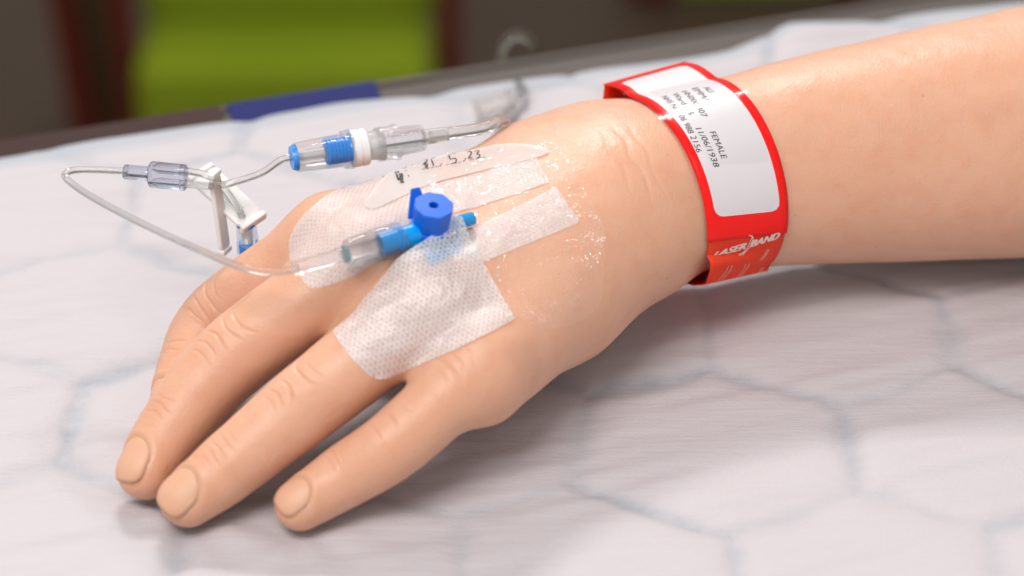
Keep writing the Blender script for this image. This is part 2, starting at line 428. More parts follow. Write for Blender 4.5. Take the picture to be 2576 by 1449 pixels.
# ------------------------------------------------------------------ hand and forearm as one implicit surface
FING = {  # tip, DIP, PIP, MCP : centre-line in pixels with height, radii
    'index':  dict(px=[(438, 1034, 7.2), (480, 920, 12), (558, 797, 20), (836, 602, 44)], r=[7.0, 8.6, 9.8, 10.8]),
    'middle': dict(px=[(368, 1184, 7.1), (438, 1072, 13.2), (594, 895, 25.5), (930, 655, 45)], r=[7.4, 8.9, 10.3, 11.6]),
    'ring':   dict(px=[(472, 1254, 7.0), (577, 1172, 12.5), (764, 1020, 23), (1080, 768, 40.5)], r=[7.2, 8.7, 9.9, 11.2]),
    'little': dict(px=[(757, 1268, 6.4), (867, 1198, 11), (1006, 1106, 19.5), (1215, 912, 31.5)], r=[6.6, 7.9, 8.6, 9.4]),
}
for k, f in FING.items():
    P = np.array([Wp(*p) for p in f['px']])
    # rounded end past the tip centre
    f['J'] = P
    C = spline(P, 9); R = spline(np.array(f['r'])[:, None], 9)[:, 0]
    f['C'] = C; f['R'] = R
    f['s'] = np.r_[0, np.cumsum(np.linalg.norm(np.diff(C, axis=0), axis=1))]
def smin(a, b, k):
    h = np.maximum(k - np.abs(a - b), 0) / k
    return np.minimum(a, b) - h * h * k * 0.25
def cone(p, a, b, ra, rb):
    a = np.asarray(a, float); b = np.asarray(b, float); ab = b - a
    t = np.clip(((p - a) @ ab) / (ab @ ab), 0, 1)
    return np.linalg.norm(p - a - t[:, None] * ab, axis=1) - (ra + (rb - ra) * t)
def ellipsoid(p, c, r):
    q = (p - np.asarray(c)) / np.asarray(r); k = np.linalg.norm(q, axis=1)
    return (k - 1) * min(r)
def chain(p, C, R, margin=16):
    out = np.full(len(p), 1e3); lo = C.min(0) - R.max() - margin; hi = C.max(0) + R.max() + margin
    m = np.all((p > lo) & (p < hi), axis=1)
    if m.any():
        q = p[m]; d = np.full(len(q), 1e3)
        for i in range(len(C) - 1): d = np.minimum(d, cone(q, C[i], C[i + 1], R[i], R[i + 1]))
        out[m] = d
    return out
WR = Wp(1645, 470, 38)                 # wrist centre at the front rim of the band
AYAW = math.radians(15.5); AD = np.array([math.cos(AYAW), math.sin(AYAW), 0]); AN = np.array([math.sin(AYAW), -math.cos(AYAW), 0])
AK = dict(t=[-40, -22, -4, 14, 30, 60, 110, 160, 260], a=[23, 24.5, 26, 27.5, 28.5, 32, 38, 42, 44], b=[14, 17.5, 19.5, 24.0, 27.0, 30.0, 34.5, 37.5, 40],
          z=[-3, -1, 0, -1.0, -1.5, -1, -1.0, 1.5, 3])
ta = np.arange(-40, 261, 5.0)
def sm(a):
    y = np.interp(ta, AK['t'], a); kk = np.ones(5) / 5
    return np.convolve(np.pad(y, 2, 'edge'), kk, 'valid')
AA, AB, AZ = sm(AK['a']), sm(AK['b']), sm(AK['z'])
AQ = np.interp(ta, [-40, -12, 8, 30, 60, 110, 260], [0, 0, -2.2, -4.4, -4.2, -2.5, -2]); AQ = np.convolve(np.pad(AQ, 2, 'edge'), np.ones(5) / 5, 'valid')
def forearm(p):
    r = p - WR; t = r @ AD; q = r @ AN - np.interp(t, ta, AQ)
    a = np.interp(t, ta, AA); b = np.interp(t, ta, AB); z = r[:, 2] - np.interp(t, ta, AZ)
    k = np.sqrt((q / a) ** 2 + (z / b) ** 2)
    d = (k - 1) * np.minimum(a, b)
    end = np.maximum(-34 - t, t - 250)
    h = np.maximum(8 - np.abs(d - end), 0) / 8
    return np.maximum(d, end) + h * h * 2
MCP = {k: f['J'][3] for k, f in FING.items()}
WEBS = [(FING[a]['J'][3] * .62 + FING[a]['J'][2] * .38 + FING[b_]['J'][3] * .62 + FING[b_]['J'][2] * .38) / 2 for a, b_ in (('index', 'middle'), ('middle', 'ring'), ('ring', 'little'))]
CARP = {'index': WR + AD * -14 + AN * -17 + [0, 0, -0.5], 'middle': WR + AD * -14 + AN * -4 + [0, 0, 2],
        'ring': WR + AD * -14 + AN * 8 + [0, 0, 2], 'little': WR + AD * -14 + AN * 14 + [0, 0, -1]}
ULN = [Wp(1245, 862, 26), Wp(1405, 765, 25), Wp(1560, 635, 28)]
def body(p):
    d = forearm(p)
    near = (p[:, 0] < 78) & (p[:, 1] > -85) & (p[:, 1] < 75)
    if near.all(): return smin(d, palm(p), 16)
    if near.any(): d[near] = smin(d[near], palm(p[near]), 16)
    return d
def palm(p):
    pal = np.full(len(p), 1e3)
    for k in MCP:
        pal = smin(pal, cone(p, CARP[k], MCP[k], 14.5, FING[k]['r'][3] + 0.3), 11)
        lowa = CARP[k] - [0, 0, 4]; lowb = MCP[k] - [0, 0, 7]
        pal = smin(pal, cone(p, lowa, lowb, 14, 10.0), 8)
    for a, b, ra, rb in ((ULN[0], ULN[1], 9.5, 11.8), (ULN[1], ULN[2], 11.8, 13)):
        pal = smin(pal, cone(p, a, b, ra, rb), 13)
    # thenar mass and thumb, tucked under the far side of the palm
    th = [WR + AD * -26 + AN * -10 + [0, 0, -8], Wp(1120, 640, 22), Wp(900, 690, 17), Wp(760, 745, 12)]
    th = np.array(th)
    return smin(pal, chain(p, spline(th, 4), spline(np.array([15, 12.5, 10, 8.2])[:, None], 4)[:, 0]), 6)
def fingers(p):
    d = np.full(len(p), 1e3)
    for k, f in FING.items(): d = smin(d, chain(p, f['C'], f['R']), 1.6)
    return d
def hand(p):
    b = body(p)
    kk = np.full(len(p), 0.9)
    for wpt in WEBS: kk = np.maximum(kk, 0.9 + 4.0 * np.clip((15 - np.linalg.norm(p - wpt, axis=1)) / 8, 0, 1))
    d = np.full(len(p), 1e3)
    for k, f in FING.items():
        d = smin(d, chain(p, f['C'], f['R']), kk)
    d = smin(b, d, 7.0)
    return d
def grad(fn, p, d0=None, e=0.12):
    if d0 is None: d0 = fn(p)
    g = np.empty_like(p)
    for k in range(3):
        q = np.zeros(3); q[k] = e
        g[:, k] = fn(p + q) - d0
    return g / e
def project(fn, p, it=3, normals=False):
    for _ in range(it):
        d = fn(p); g = grad(fn, p, d); g2 = (g * g).sum(1) + 1e-9
        p = p - g * np.clip(d / g2, -2.5, 2.5)[:, None]
    if normals: return p, g / np.sqrt(g2)[:, None]
    return p
def surface_net(fn, lo, hi, h):
    ax = [np.arange(lo[k], hi[k] + h, h) for k in range(3)]
    G = np.stack(np.meshgrid(*ax, indexing='ij'), -1); sh = G.shape[:3]
    flat = G.reshape(-1, 3)
    cx = [a[::4] for a in ax]; cg = np.stack(np.meshgrid(*cx, indexing='ij'), -1)
    cf = fn(cg.reshape(-1, 3)).reshape(cg.shape[:3])
    ii = [np.minimum(np.rint(np.arange(n_) / 4).astype(int), len(c_) - 1) for n_, c_ in zip(sh, cx)]
    f = cf[np.ix_(*ii)].ravel(); nearm = np.where(np.abs(f) < 5.0 * h)[0]
    for i in range(0, len(nearm), 300000): f[nearm[i:i + 300000]] = fn(flat[nearm[i:i + 300000]])
    f = f.reshape(sh); neg = f < 0
    cs = tuple(s - 1 for s in sh)
    cnt = np.zeros(cs, int); acc = np.zeros(cs + (3,)); nx = np.zeros(cs)
    sl = lambda o: tuple(slice(o[k], o[k] + cs[k]) for k in range(3))
    offs = [(i, j, k) for i in (0, 1) for j in (0, 1) for k in (0, 1)]
    for o in offs: cnt += neg[sl(o)]
    for o in offs:
        for k in range(3):
            if o[k] == 0:
                o2 = list(o); o2[k] = 1
                a, b = f[sl(o)], f[sl(o2)]; cr = (a < 0) != (b < 0)
                t = np.where(cr, a / np.where(cr, a - b, 1), 0)
                pa = np.zeros(cs + (3,)); pa += o; pa[..., k] += t
                acc += pa * cr[..., None]; nx += cr
    act = (cnt > 0) & (cnt < 8)
    idx = -np.ones(cs, int); idx[act] = np.arange(act.sum())
    base = np.stack(np.meshgrid(*[np.arange(c) for c in cs], indexing='ij'), -1)[act]
    V = np.array(lo) + h * (base + acc[act] / nx[act][:, None])
    F = []
    for k in range(3):
        a, b = [m for m in range(3) if m != k]
        n0 = np.take(neg, range(sh[k] - 1), k); n1 = np.take(neg, range(1, sh[k]), k)
        ch = n0 != n1
        pos = np.argwhere(ch)
        pos = pos[(pos[:, a] > 0) & (pos[:, b] > 0) & (pos[:, a] < cs[a]) & (pos[:, b] < cs[b])]
        s = n0[tuple(pos.T)]
        q = []
        for da, db in ((0, 0), (1, 0), (1, 1), (0, 1)):
            pp = pos.copy(); pp[:, a] -= da; pp[:, b] -= db; q.append(idx[tuple(pp.T)])
        q = np.stack(q, 1)
        fl = s if k != 1 else ~s
        q[~fl] = q[~fl][:, ::-1]
        F.append(q)
    return V, np.vstack(F)
def subdivide(V, F):
    n = len(V)
    E = np.stack([np.sort(np.stack([F[:, i], F[:, (i + 1) % 4]], 1), 1) for i in range(4)], 1)
    u, inv = np.unique(E.reshape(-1, 2), axis=0, return_inverse=True); inv = inv.reshape(-1, 4) + n
    fc = np.arange(len(F)) + n + len(u)
    V2 = np.vstack([V, V[u].mean(1), V[F].mean(1)])
    F2 = np.vstack([np.stack([F[:, i], inv[:, i], fc, inv[:, i - 1]], 1) for i in range(4)])
    return V2, F2
def subdivide_curved(V, F, N):
    n = len(V)
    E = np.stack([np.sort(np.stack([F[:, i], F[:, (i + 1) % 4]], 1), 1) for i in range(4)], 1)
    u, inv = np.unique(E.reshape(-1, 2), axis=0, return_inverse=True); inv = inv.reshape(-1, 4) + n
    fc = np.arange(len(F)) + n + len(u)
    un = lambda a: a / (np.linalg.norm(a, axis=1)[:, None] + 1e-9)
    def midp(a, b):
        na = un(N[a] + N[b]); sg = ((V[b] - V[a]) * (N[b] - N[a])).sum(1) / 8
        return (V[a] + V[b]) / 2 + na * np.clip(sg, -0.2, 0.2)[:, None], na
    em, en = midp(u[:, 0], u[:, 1]); d1, n1 = midp(F[:, 0], F[:, 2]); d2, n2 = midp(F[:, 1], F[:, 3])
    V2 = np.vstack([V, em, (d1 + d2) / 2]); N2 = np.vstack([N, en, un(n1 + n2)])
    F2 = np.vstack([np.stack([F[:, i], inv[:, i], fc, inv[:, i - 1]], 1) for i in range(4)])
    return V2, F2, N2
def relax(V, F, it):
    for _ in range(it):
        acc = np.zeros_like(V); c = np.zeros(len(V))
        for i in range(4):
            for j in (1, 3):
                np.add.at(acc, F[:, i], V[F[:, (i + j) % 4]]); np.add.at(c, F[:, i], 1)
        V = project(hand, 0.4 * V + 0.6 * acc / c[:, None], 1)
    return V

# nails: frame on each visible distal segment
NAILS = {'middle': dict(n=(-0.62, -0.42, 0.66), L=11.8, W=11.0, sh=0.2), 'ring': dict(n=(-0.36, -0.52, 0.78), L=11.8, W=11.2, sh=0.6),
         'little': dict(n=(-0.42, -0.44, 0.79), L=10.0, W=9.6, sh=0.4), 'index': dict(n=(-0.75, -0.1, 0.62), L=12.0, W=11.0, sh=0.0)}
for k, nd in NAILS.items():
    J = FING[k]['J']; ax = nrm(J[0] - J[1]); n = nrm(nd['n']); n = nrm(n - ax * (n @ ax) * 0.75); t = nrm(ax - n * (ax @ n)); b = np.cross(n, t)
    nd.update(n=n, t=t, b=b, c=J[0] + t * nd['sh'])
def nail_sdf(nd, u, v):
    """signed distance-like value of nail outline, mm (negative inside). u toward tip."""
    L, Wd = nd['L'] / 2, nd['W'] / 2
    e = np.where(u < 0, 2.3, 2.9)
    k = ((np.abs(u) / L) ** e + (np.abs(v) / Wd) ** e) ** (1 / e)
    return (k - 1) * min(L, Wd)
# crease sets in finger coordinates: (joint index, ds, half width mm, bow mm, depth mm, sigma mm)
def crease_field(P):
    disp = np.zeros(len(P))
    SETS = {
     'ring':   [(2, -3.9, 5.5, -2.2, .42, .42), (2, -0.6, 4.2, -1.6, .62, .45), (2, 3.6, 6.0, 2.4, .62, .48), (2, -6.5, 4.0, -1.0, .22, .5), (2, 6.4, 5, 1.5, .25, .5),
                (1, -1.8, 4.6, -1.0, .26, .42), (1, 0.4, 5.2, -0.6, .34, .42), (1, 2.6, 4.2, 0.6, .26, .42), (1, 4.6, 3.2, 0.8, .16, .4), (1, -3.8, 3, -1, .14, .4)],
     'middle': [(2, -3.6, 5.0, -1.6, .34, .42), (2, -0.4, 4.8, -1.2, .52, .45), (2, 2.6, 5.2, 1.6, .50, .45), (2, 5.4, 4.6, 2.0, .36, .45), (2, -6.4, 4.4, -1.0, .26, .5),
                (1, -1.5, 4.2, -1.0, .22, .42), (1, 1.0, 5.0, -0.4, .28, .42), (1, 3.2, 4.0, 0.6, .20, .42)],
     'index':  [(2, -4.0, 6.5, -1.2, .55, .5), (2, -0.6, 6.2, -0.8, .60, .5), (2, 3.2, 6.5, 1.2, .65, .5), (2, 6.0, 5.0, 1.2, .3, .5), (1, -1, 5.5, 0, .3, .45), (1, 1.6, 5.0, 0, .3, .45)],
     'little': [(2, -2.6, 3.6, -0.8, .36, .45), (2, 1.2, 4.4, -0.8, .50, .45), (2, 5.0, 3.0, 0.8, .2, .5), (1, -1.2, 4.6, -0.6, .26, .45), (1, 1.2, 5.0, -0.6, .42, .45), (1, 3.4, 3.0, .4, .18, .45),
                (3, -9, 5.5, -1.4, .36, .6), (3, -6.5, 4.5, -1.8, .30, .6), (3, -3.0, 6.0, -2.4, .36, .7), (3, -11.5, 4, -1, .25, .5)],
    }
    for k, f in FING.items():
        C, S = f['C'], f['s']; lo = C.min(0) - 14; hi = C.max(0) + 14
        m = np.where(np.all((P > lo) & (P < hi), 1))[0]
        if not len(m): continue
        q = P[m]; best = np.full(len(m), 1e9); bs = np.zeros(len(m)); bo = np.zeros((len(m), 3)); bt = np.zeros((len(m), 3))
        for i in range(len(C) - 1):
            ab = C[i + 1] - C[i]; t = ((q - C[i]) @ ab) / (ab @ ab); t = np.clip(t, 0, 1)
            off = q - C[i] - t[:, None] * ab; d = (off ** 2).sum(1); w_ = d < best
            best[w_] = d[w_]; bs[w_] = S[i] + t[w_] * (S[i + 1] - S[i]); bo[w_] = off[w_]; bt[w_] = ab / np.linalg.norm(ab)
        nd = NAILS[k]
        dors0 = nd['n']; dors1 = nrm(np.array([-0.30, -0.38, 0.87]))
        wgt = np.clip(bs / 30, 0, 1)[:, None]; dv = dors0 * (1 - wgt) + dors1 * wgt
        side = np.cross(dv, bt); side /= np.linalg.norm(side, axis=1)[:, None] + 1e-9
        dn = np.cross(bt, side)
        wv = (bo * side).sum(1); hv = (bo * dn).sum(1)
        r = np.sqrt(best); near = np.clip((np.interp(bs, S, f['R']) + 2.6 - r) / 1.6, 0, 1)
        ang = np.arctan2(wv, hv); wv = ang * 9.0     # arc length round the finger
        for (ji, ds, hw, bow, dep, sg) in SETS[k]:
            sj = S[9 * ji]; x = wv / hw
            wob = 0.7 * (vnoise(wv * 0.33 + 20 + ds * 3.1, wv * 0 + ds + 20 + ji * 7, 60) - 0.5)
            ctr = sj + ds + bow * x * x + wob
            fall = np.clip(1.25 - np.abs(x - 0.25 * math.sin(ds * 5.3 + ji)), 0, 1)
            fall = fall * fall * (3 - 2 * fall)
            u_ = (bs - ctr) / (sg * 0.68)
            prof = np.exp(-u_ ** 2) - 0.06 * np.exp(-((u_ - 3) / 2) ** 2) - 0.06 * np.exp(-((u_ + 3) / 2) ** 2)
            disp[m] -= 0.88 * dep * fall * near * prof 
        # knuckle puff
        sj = S[18]; disp[m] += 0.55 * np.exp(-((bs - sj) / 6) ** 2) * np.exp(-(wv / 6.5) ** 2) * near
        # nail seat
        rel = q - nd['c']; u = rel @ nd['t']; v = rel @ nd['b']; up = rel @ nd['n']
        ok = (up > 0.5) & (near > 0)
        sdn = nail_sdf(nd, u, v)
        seat = -0.40 * np.clip(-sdn / 0.5, 0, 1) - 0.22 * np.exp(-(sdn / 0.4) ** 2)
        fold = 0.20 * np.exp(-((sdn - 1.3) / 0.9) ** 2) * np.clip((2.5 - u) / 4, 0, 1)
        disp[m] += np.where(ok, (seat + fold) * near, 0)
    return disp
def build_hand():
    V, F = surface_net(hand, (-110, -92, -2), (292, 128, 92), 1.35)
    V = project(hand, V, 2); V = relax(V, F, 2)
    ctr = V[F].mean(1); dc = hand(ctr); gc = grad(hand, ctr, dc)
    fn_ = np.cross(V[F[:, 2]] - V[F[:, 0]], V[F[:, 3]] - V[F[:, 1]]); fn_ /= np.linalg.norm(fn_, axis=1)[:, None] + 1e-9
    al = (fn_ * gc).sum(1); al *= np.sign(np.median(al))
    F = F[(np.abs(dc) < 0.9) & (al > -0.1)]
    used = np.unique(F); mp = np.zeros(len(V), int); mp[used] = np.arange(len(used)); V = V[used]; F = mp[F]
    V, F = subdivide(V, F); V, n = project(hand, V, 2, True)
    V, F, n = subdivide_curved(V, F, n)
    disp = crease_field(V)
    # soft unevenness of a cast skin and faint tendons over the back of the hand
    disp += 0.35 * (vnoise(V[:, 0] / 14 + 20, V[:, 1] / 14 + V[:, 2] / 17 + 20, 41) - 0.5) + 0.16 * (vnoise(V[:, 0] / 5 + 30, V[:, 1] / 5 + V[:, 2] / 6 + 30, 42) - 0.5)
    # wrist creases beside the band
    r = V - WR; t = r @ AD; q = r @ AN
    for t0, dep in ((-13, .28), (-17.5, .22), (-9, .2)):
        disp -= dep * np.exp(-((t - t0 - 0.004 * q * q + 0.6 * np.sin(q * 0.5 + t0)) / 0.8) ** 2) * np.clip((q - 2) / 8, 0, 1) * np.clip((30 - q) / 6, 0, 1)
    V = V + n * disp[:, None]
    # pad contact: fingertips press flat rather than sink in
    zp = pad_base(V[:, 0], V[:, 1]) + 0.1
    low = V[:, 2] < zp; V[low, 2] = zp[low]
    return V, F
HV, HF = build_hand()
arm = link('hand_and_forearm', mesh_np('hand_and_forearm', HV, HF), M['skin'])
tag(arm, 'light-skinned hand and forearm lying palm down, fingers spread on the pad', 'hand')
def surf_from(p0, d, fn=hand, it=40):
    p = np.array(p0, float); d = np.asarray(d, float)
    if d.ndim == 1: d = np.broadcast_to(d, p.shape)
    for _ in range(it):
        s = fn(p); p = p + d * np.clip(s * 0.92, -6, 60)[:, None]
    return p
def ray_px(pts, fn=hand):
    pts = np.asarray(pts, float)
    d = FW[None] * FPX + RT[None] * (pts[:, :1] - IW / 2) - UP[None] * (pts[:, 1:] - IH / 2)
    d /= np.linalg.norm(d, axis=1)[:, None]
    p = surf_from(CAM + d * 560, d, fn, 34)
    miss = np.where(np.abs(fn(p)) > 0.3)[0]
    if len(miss):                       # outline points just past the crest: wrap them onto the nearest skin
        best = np.full(len(miss), 1e9); bp = p[miss].copy()
        for l in np.linspace(560, 780, 45):
            q = CAM + d[miss] * l; f_ = fn(q); w_ = f_ < best; best[w_] = f_[w_]; bp[w_] = q[w_]
        p[miss] = project(fn, bp, 5)
    n = grad(fn, p); n /= np.linalg.norm(n, axis=1)[:, None]
    return p, n
def build_nails():
    for k, nd in NAILS.items():
        nr, na = 9, 40; V = []; F = []
        pts = [(0.0, 0.0)]
        for i in range(1, nr + 1):
            rr = i / nr
            for j in range(na):
                a = 2 * math.pi * j / na; ca, sa = math.cos(a), math.sin(a)
                e = 2.3 if ca < 0 else 2.9
                m_ = (abs(ca) ** e + abs(sa) ** e) ** (-1 / e)
                pts.append((rr * m_ * ca * nd['L'] / 2, rr * m_ * sa * nd['W'] / 2))
        P2 = np.array(pts)
        start = nd['c'] + P2[:, :1] * nd['t'] + P2[:, 1:] * nd['b'] + nd['n'] * 16
        S = surf_from(start, -nd['n'], hand, 24)
        h = (S - nd['c']) @ nd['n']
        # plates are flatter than the fingertip: pull towards a gentle cylinder
        R = nd['W'] * 0.72
        hc = h[0]; cyl = hc - (R - np.sqrt(np.maximum(R * R - P2[:, 1] ** 2, 0))) - 0.012 * np.maximum(P2[:, 0], -2) ** 2
        h2 = 0.55 * h + 0.45 * cyl
        rad = np.linalg.norm(P2 / [nd['L'] / 2, nd['W'] / 2], axis=1)
        h2 = np.maximum(h2, h - 0.25) + 0.0 - 0.38 * np.clip((rad - 0.86) / 0.18, 0, 1) ** 2
        V = nd['c'] + P2[:, :1] * nd['t'] + P2[:, 1:] * nd['b'] + h2[:, None] * nd['n']
        F = [[0, 1 + j, 1 + (j + 1) % na] for j in range(na)]
        for i in range(nr - 1):
            for j in range(na):
                a, b = 1 + i * na + j, 1 + i * na + (j + 1) % na
                F.append([a, a + na, b + na, b])
        o = link('fingernail', mesh_np('fingernail', V, F), M['nail'], arm)
        s = o.modifiers.new('solid', 'SOLIDIFY'); s.thickness = 0.0005; s.offset = -1
build_nails()
#@@REST
# ------------------------------------------------------------------ sheets that lie on the skin
def c1(*P): return [(670.8 + x * .3241, 335.4 + y * .3241) for x, y in P]
def c2(*P): return [(670.8 + x * .3125, 603.7 + y * .3125) for x, y in P]
def r3(*P): return [(1462.4 + x * .4351, 120.7 + y * .4351) for x, y in P]
def smooth_poly(P, n=6): return spline(np.asarray(P, float), n, closed=True)
def fill2d(poly, step):
    poly = np.asarray(poly, float); per = np.r_[poly, poly[:1]]
    L = np.linalg.norm(np.diff(per, axis=0), axis=1).sum(); B = resample(per, max(8, int(L / step)) + 1)[:-1]
    lo, hi = B.min(0), B.max(0)
    gx, gy = np.meshgrid(np.arange(lo[0], hi[0], step), np.arange(lo[1], hi[1], step * 0.866))
    gx = gx + (np.arange(gx.shape[0])[:, None] % 2) * step * 0.5
    G = np.stack([gx.ravel(), gy.ravel()], 1)
    ins = np.zeros(len(G), bool); x, y = G.T
    for i in range(len(B)):
        a, b = B[i], B[i - 1]; c = (a[1] > y) != (b[1] > y)
        ins ^= c & (x < (b[0] - a[0]) * (y - a[1]) / (b[1] - a[1] + 1e-12) + a[0])
    dm = np.full(len(G), 1e9)
    for p in B: dm = np.minimum(dm, np.hypot(x - p[0], y - p[1]))
    G = G[ins & (dm > step * 0.45)]
    P = [Vector(map(float, p)) for p in np.vstack([B, G])]; n = len(B)
    v, e, f, *_ = delaunay_2d_cdt(P, [(i, (i + 1) % n) for i in range(n)], [], 1, 1e-5)
    return np.array([(p.x, p.y) for p in v]), [list(t) for t in f]
def sheet(name, poly, off, mat, parent, tape_dir, fn=hand, step=7.0, thick=0, pucker=0.0, seed=1, ridges=0.0):
    """tape outline (pixels) laid onto the skin; UV in mm along tape_dir (pixel direction)."""
    P2, F = fill2d(poly, step); p, n = ray_px(P2, fn)
    c = p.mean(0); nm = nrm(n.mean(0))
    cpx = P2.mean(0); q, _ = ray_px(np.array([cpx, cpx + np.array(tape_dir) * 20.0]), fn)
    e1 = q[1] - q[0]; e1 = nrm(e1 - nm * (e1 @ nm)); e2 = np.cross(nm, e1)
    uvs = np.stack([(p - c) @ e1, (p - c) @ e2], 1)
    o_ = off
    if pucker: o_ = off + pucker * np.clip(vnoise(uvs[:, 0] / 9 + 30, uvs[:, 1] / 2.6 + 30, seed) - 0.35, 0, 1)
    if ridges:
        wa, wb = uvs[:, 0] + 2.5 * (vnoise(uvs[:, 0] / 5 + 40, uvs[:, 1] / 5 + 40, 91) - 0.5), uvs[:, 1] + 2.5 * (vnoise(uvs[:, 0] / 5 + 40, uvs[:, 1] / 5 + 40, 92) - 0.5)
        rg_ = lambda sx_, sy_, an, sd: (1 - np.abs(2 * vnoise((wa * math.cos(an) + wb * math.sin(an)) / sx_ + 50, (wb * math.cos(an) - wa * math.sin(an)) / sy_ + 50, sd) - 1)) ** 4
        patch_ = np.clip((vnoise(uvs[:, 0] / 11 + 20, uvs[:, 1] / 11 + 20, 95) - 0.25) * 3, 0.25, 1)
        o_ = o_ + ridges * patch_ * (rg_(7, 2.2, 0.35, 93) + 0.8 * rg_(6, 2.0, -0.4, 94) + 0.5 * rg_(3.2, 1.6, 1.2, 96))
    p = p + n * np.reshape(o_, (-1, 1) if np.ndim(o_) else (1, 1))
    me = mesh_np(name, p, F); lay = me.uv_layers.new(name='UVMap')
    vi = np.empty(len(me.loops), np.int32); me.loops.foreach_get('vertex_index', vi)
    lay.data.foreach_set('uv', uvs[vi].astype(np.float32).ravel())
    o = link(name, me, mat, parent)
    if me.polygons[0].normal @ Vector(nm) < 0: me.flip_normals()
    if thick:
        s_ = o.modifiers.new('solid', 'SOLIDIFY'); s_.thickness = thick * MM; s_.offset = 1
    return o
def ribbon_data(P, N, wd):
    P = np.asarray(P); T = np.gradient(P, axis=0); V = []
    for i in range(len(P)):
        b = nrm(np.cross(N[i], T[i] + 1e-9)) * wd / 2; V += [P[i] - b, P[i] + b]
    return V, [[2 * i, 2 * i + 1, 2 * i + 3, 2 * i + 2] for i in range(len(P) - 1)]
def ink(name, strokes, wd, off, mat, parent, conv, fn=hand, sm_=True):
    V, F = [], []
    for st in strokes:
        P = np.array(conv(*st), float)
        if sm_ and len(P) > 2: P = spline(P, 6)
        P = resample(P, max(3, int(np.linalg.norm(np.diff(P, axis=0), axis=1).sum() / 2.0)))
        p, n = ray_px(P, fn); v, f = ribbon_data(p + n * off, n, wd)
        F += [[i + len(V) for i in q] for q in f]; V += v
    return link(name, mesh_np(name, V, F), mat, parent)

# ---- cannula position on the back of the hand
sa, na_ = ray_px([(1180, 575)]); sb, nb_ = ray_px([(962, 648)])
A0 = Wp(1182, 551, (sa[0] + na_[0] * 2.6)[2]); B0 = Wp(962, 613, (sb[0] + nb_[0] * 6.0)[2])
def cax(px): return A0 + (B0 - A0) * ((1182 - px) / (1182 - 962.0))
CA = nrm(A0 - B0)
def cannula_bump(p): return np.minimum(cone(p, cax(1182), cax(1100), 1.6, 3.1), cone(p, cax(1100) - [0, 0, 1], cax(1040), 2.6, 3.4))
def hand_plus(p): return smin(hand(p), cannula_bump(p), 9.0)

dress = thing('cannula_dressing', 'white perforated and clear film dressing stuck to the back of the hand', 'dressing')
wingA = c1((1150, 195), (1000, 210), (880, 250), (700, 340), (540, 440), (400, 540), (290, 640), (220, 730), (180, 820), (175, 900), (190, 980), (240, 1080), (280, 1140), (310, 1182),
           (370, 1203), (450, 1190), (560, 1150), (680, 1100), (800, 1030), (1000, 900), (1150, 790), (1310, 640), (1400, 520), (1330, 400), (1280, 320))
sheet('tape_wing', smooth_poly(wingA, 3), 0.18, M['fabA'], dress, (-0.88, 0.45), pucker=0.5, seed=71)
sheet('tape_strip', c1((1260, 415), (1500, 345), (1800, 270), (2100, 190), (2135, 275), (2195, 385), (1900, 490), (1600, 585), (1430, 625), (1330, 560)), 0.24, M['fabC'], dress, (0.28, 1.0), pucker=0.5, seed=72)
sheet('tape_strip', c1((2240, 420), (2310, 520), (2418, 670), (2415, 700), (2200, 790), (1950, 890), (1690, 1000), (1600, 960), (1480, 900), (1440, 820), (1600, 740), (1900, 600)), 0.24, M['fabC'], dress, (0.3, 1.0), pucker=0.35, seed=73)
wingB = c2((1310, -30)) + [(1089, 592), (1118, 556), (1145, 540), (1163, 548)] + c2((1640, 0), (1740, 190), (1880, 430), (1992, 648), (1800, 750), (1600, 850), (1350, 960), (1100, 1060), (960, 1108), (890, 1115), (810, 1080), (700, 970), (620, 870), (570, 790),
        (540, 745), (600, 690), (700, 590), (880, 370), (1060, 160), (1180, 60))
sheet('tape_wing', wingB, 0.30, M['fabB'], dress, (0.93, -0.36), fn=hand_plus, pucker=0.9, seed=74)
filmp = [(1050, 392), (1180, 352), (1300, 340), (1405, 372), (1462, 470), (1520, 580), (1512, 690), (1498, 770), (1415, 822), (1320, 812), (1250, 740), (1215, 640), (1180, 585), (1110, 520), (1060, 450)]
sheet('clear_film', smooth_poly(filmp, 4), 0.45, M['film'], dress, (0.95, -0.3), thick=0, pucker=0.3, seed=75, step=3.0, ridges=0.45)

label = thing('date_label', 'pale paper strip with a handwritten date on the dressing beside the thumb side', 'label')
labp = c1((775, 590), (765, 545), (850, 425), (950, 325), (1060, 240), (1150, 205), (1400, 180), (1650, 132), (1860, 92), (2050, 102), (2195, 146), (2110, 196), (1800, 272), (1550, 334), (1290, 402), (1100, 482), (950, 552), (850, 596))
sheet('paper_strip', smooth_poly(labp, 3), 0.62, M['paper'], label, (0.95, -0.3))
OFF = 0.80
ink('handwritten_date', [[(1205, 238), (1235, 225), (1255, 228), (1232, 250), (1250, 262), (1245, 282), (1225, 290)], [(1215, 262), (1255, 240)], [(1222, 250), (1250, 290)], [(1283, 225), (1296, 262), (1300, 272)],
     [(1475, 172), (1420, 190), (1403, 197)], [(1418, 195), (1432, 222), (1460, 212), (1475, 230), (1462, 248), (1440, 255)],
     [(1560, 168), (1580, 158), (1592, 170), (1580, 195), (1568, 215), (1600, 205)], [(1612, 162), (1635, 152), (1650, 160), (1632, 180), (1655, 186), (1652, 205), (1628, 212)]],
    0.36, OFF, M['pen'], label, c1)
dash = lambda a, b, n: [[(a[0] + (b[0] - a[0]) * (i + .08) / n, a[1] + (b[1] - a[1]) * (i + .08) / n), (a[0] + (b[0] - a[0]) * (i + .72) / n, a[1] + (b[1] - a[1]) * (i + .72) / n)] for i in range(n)]
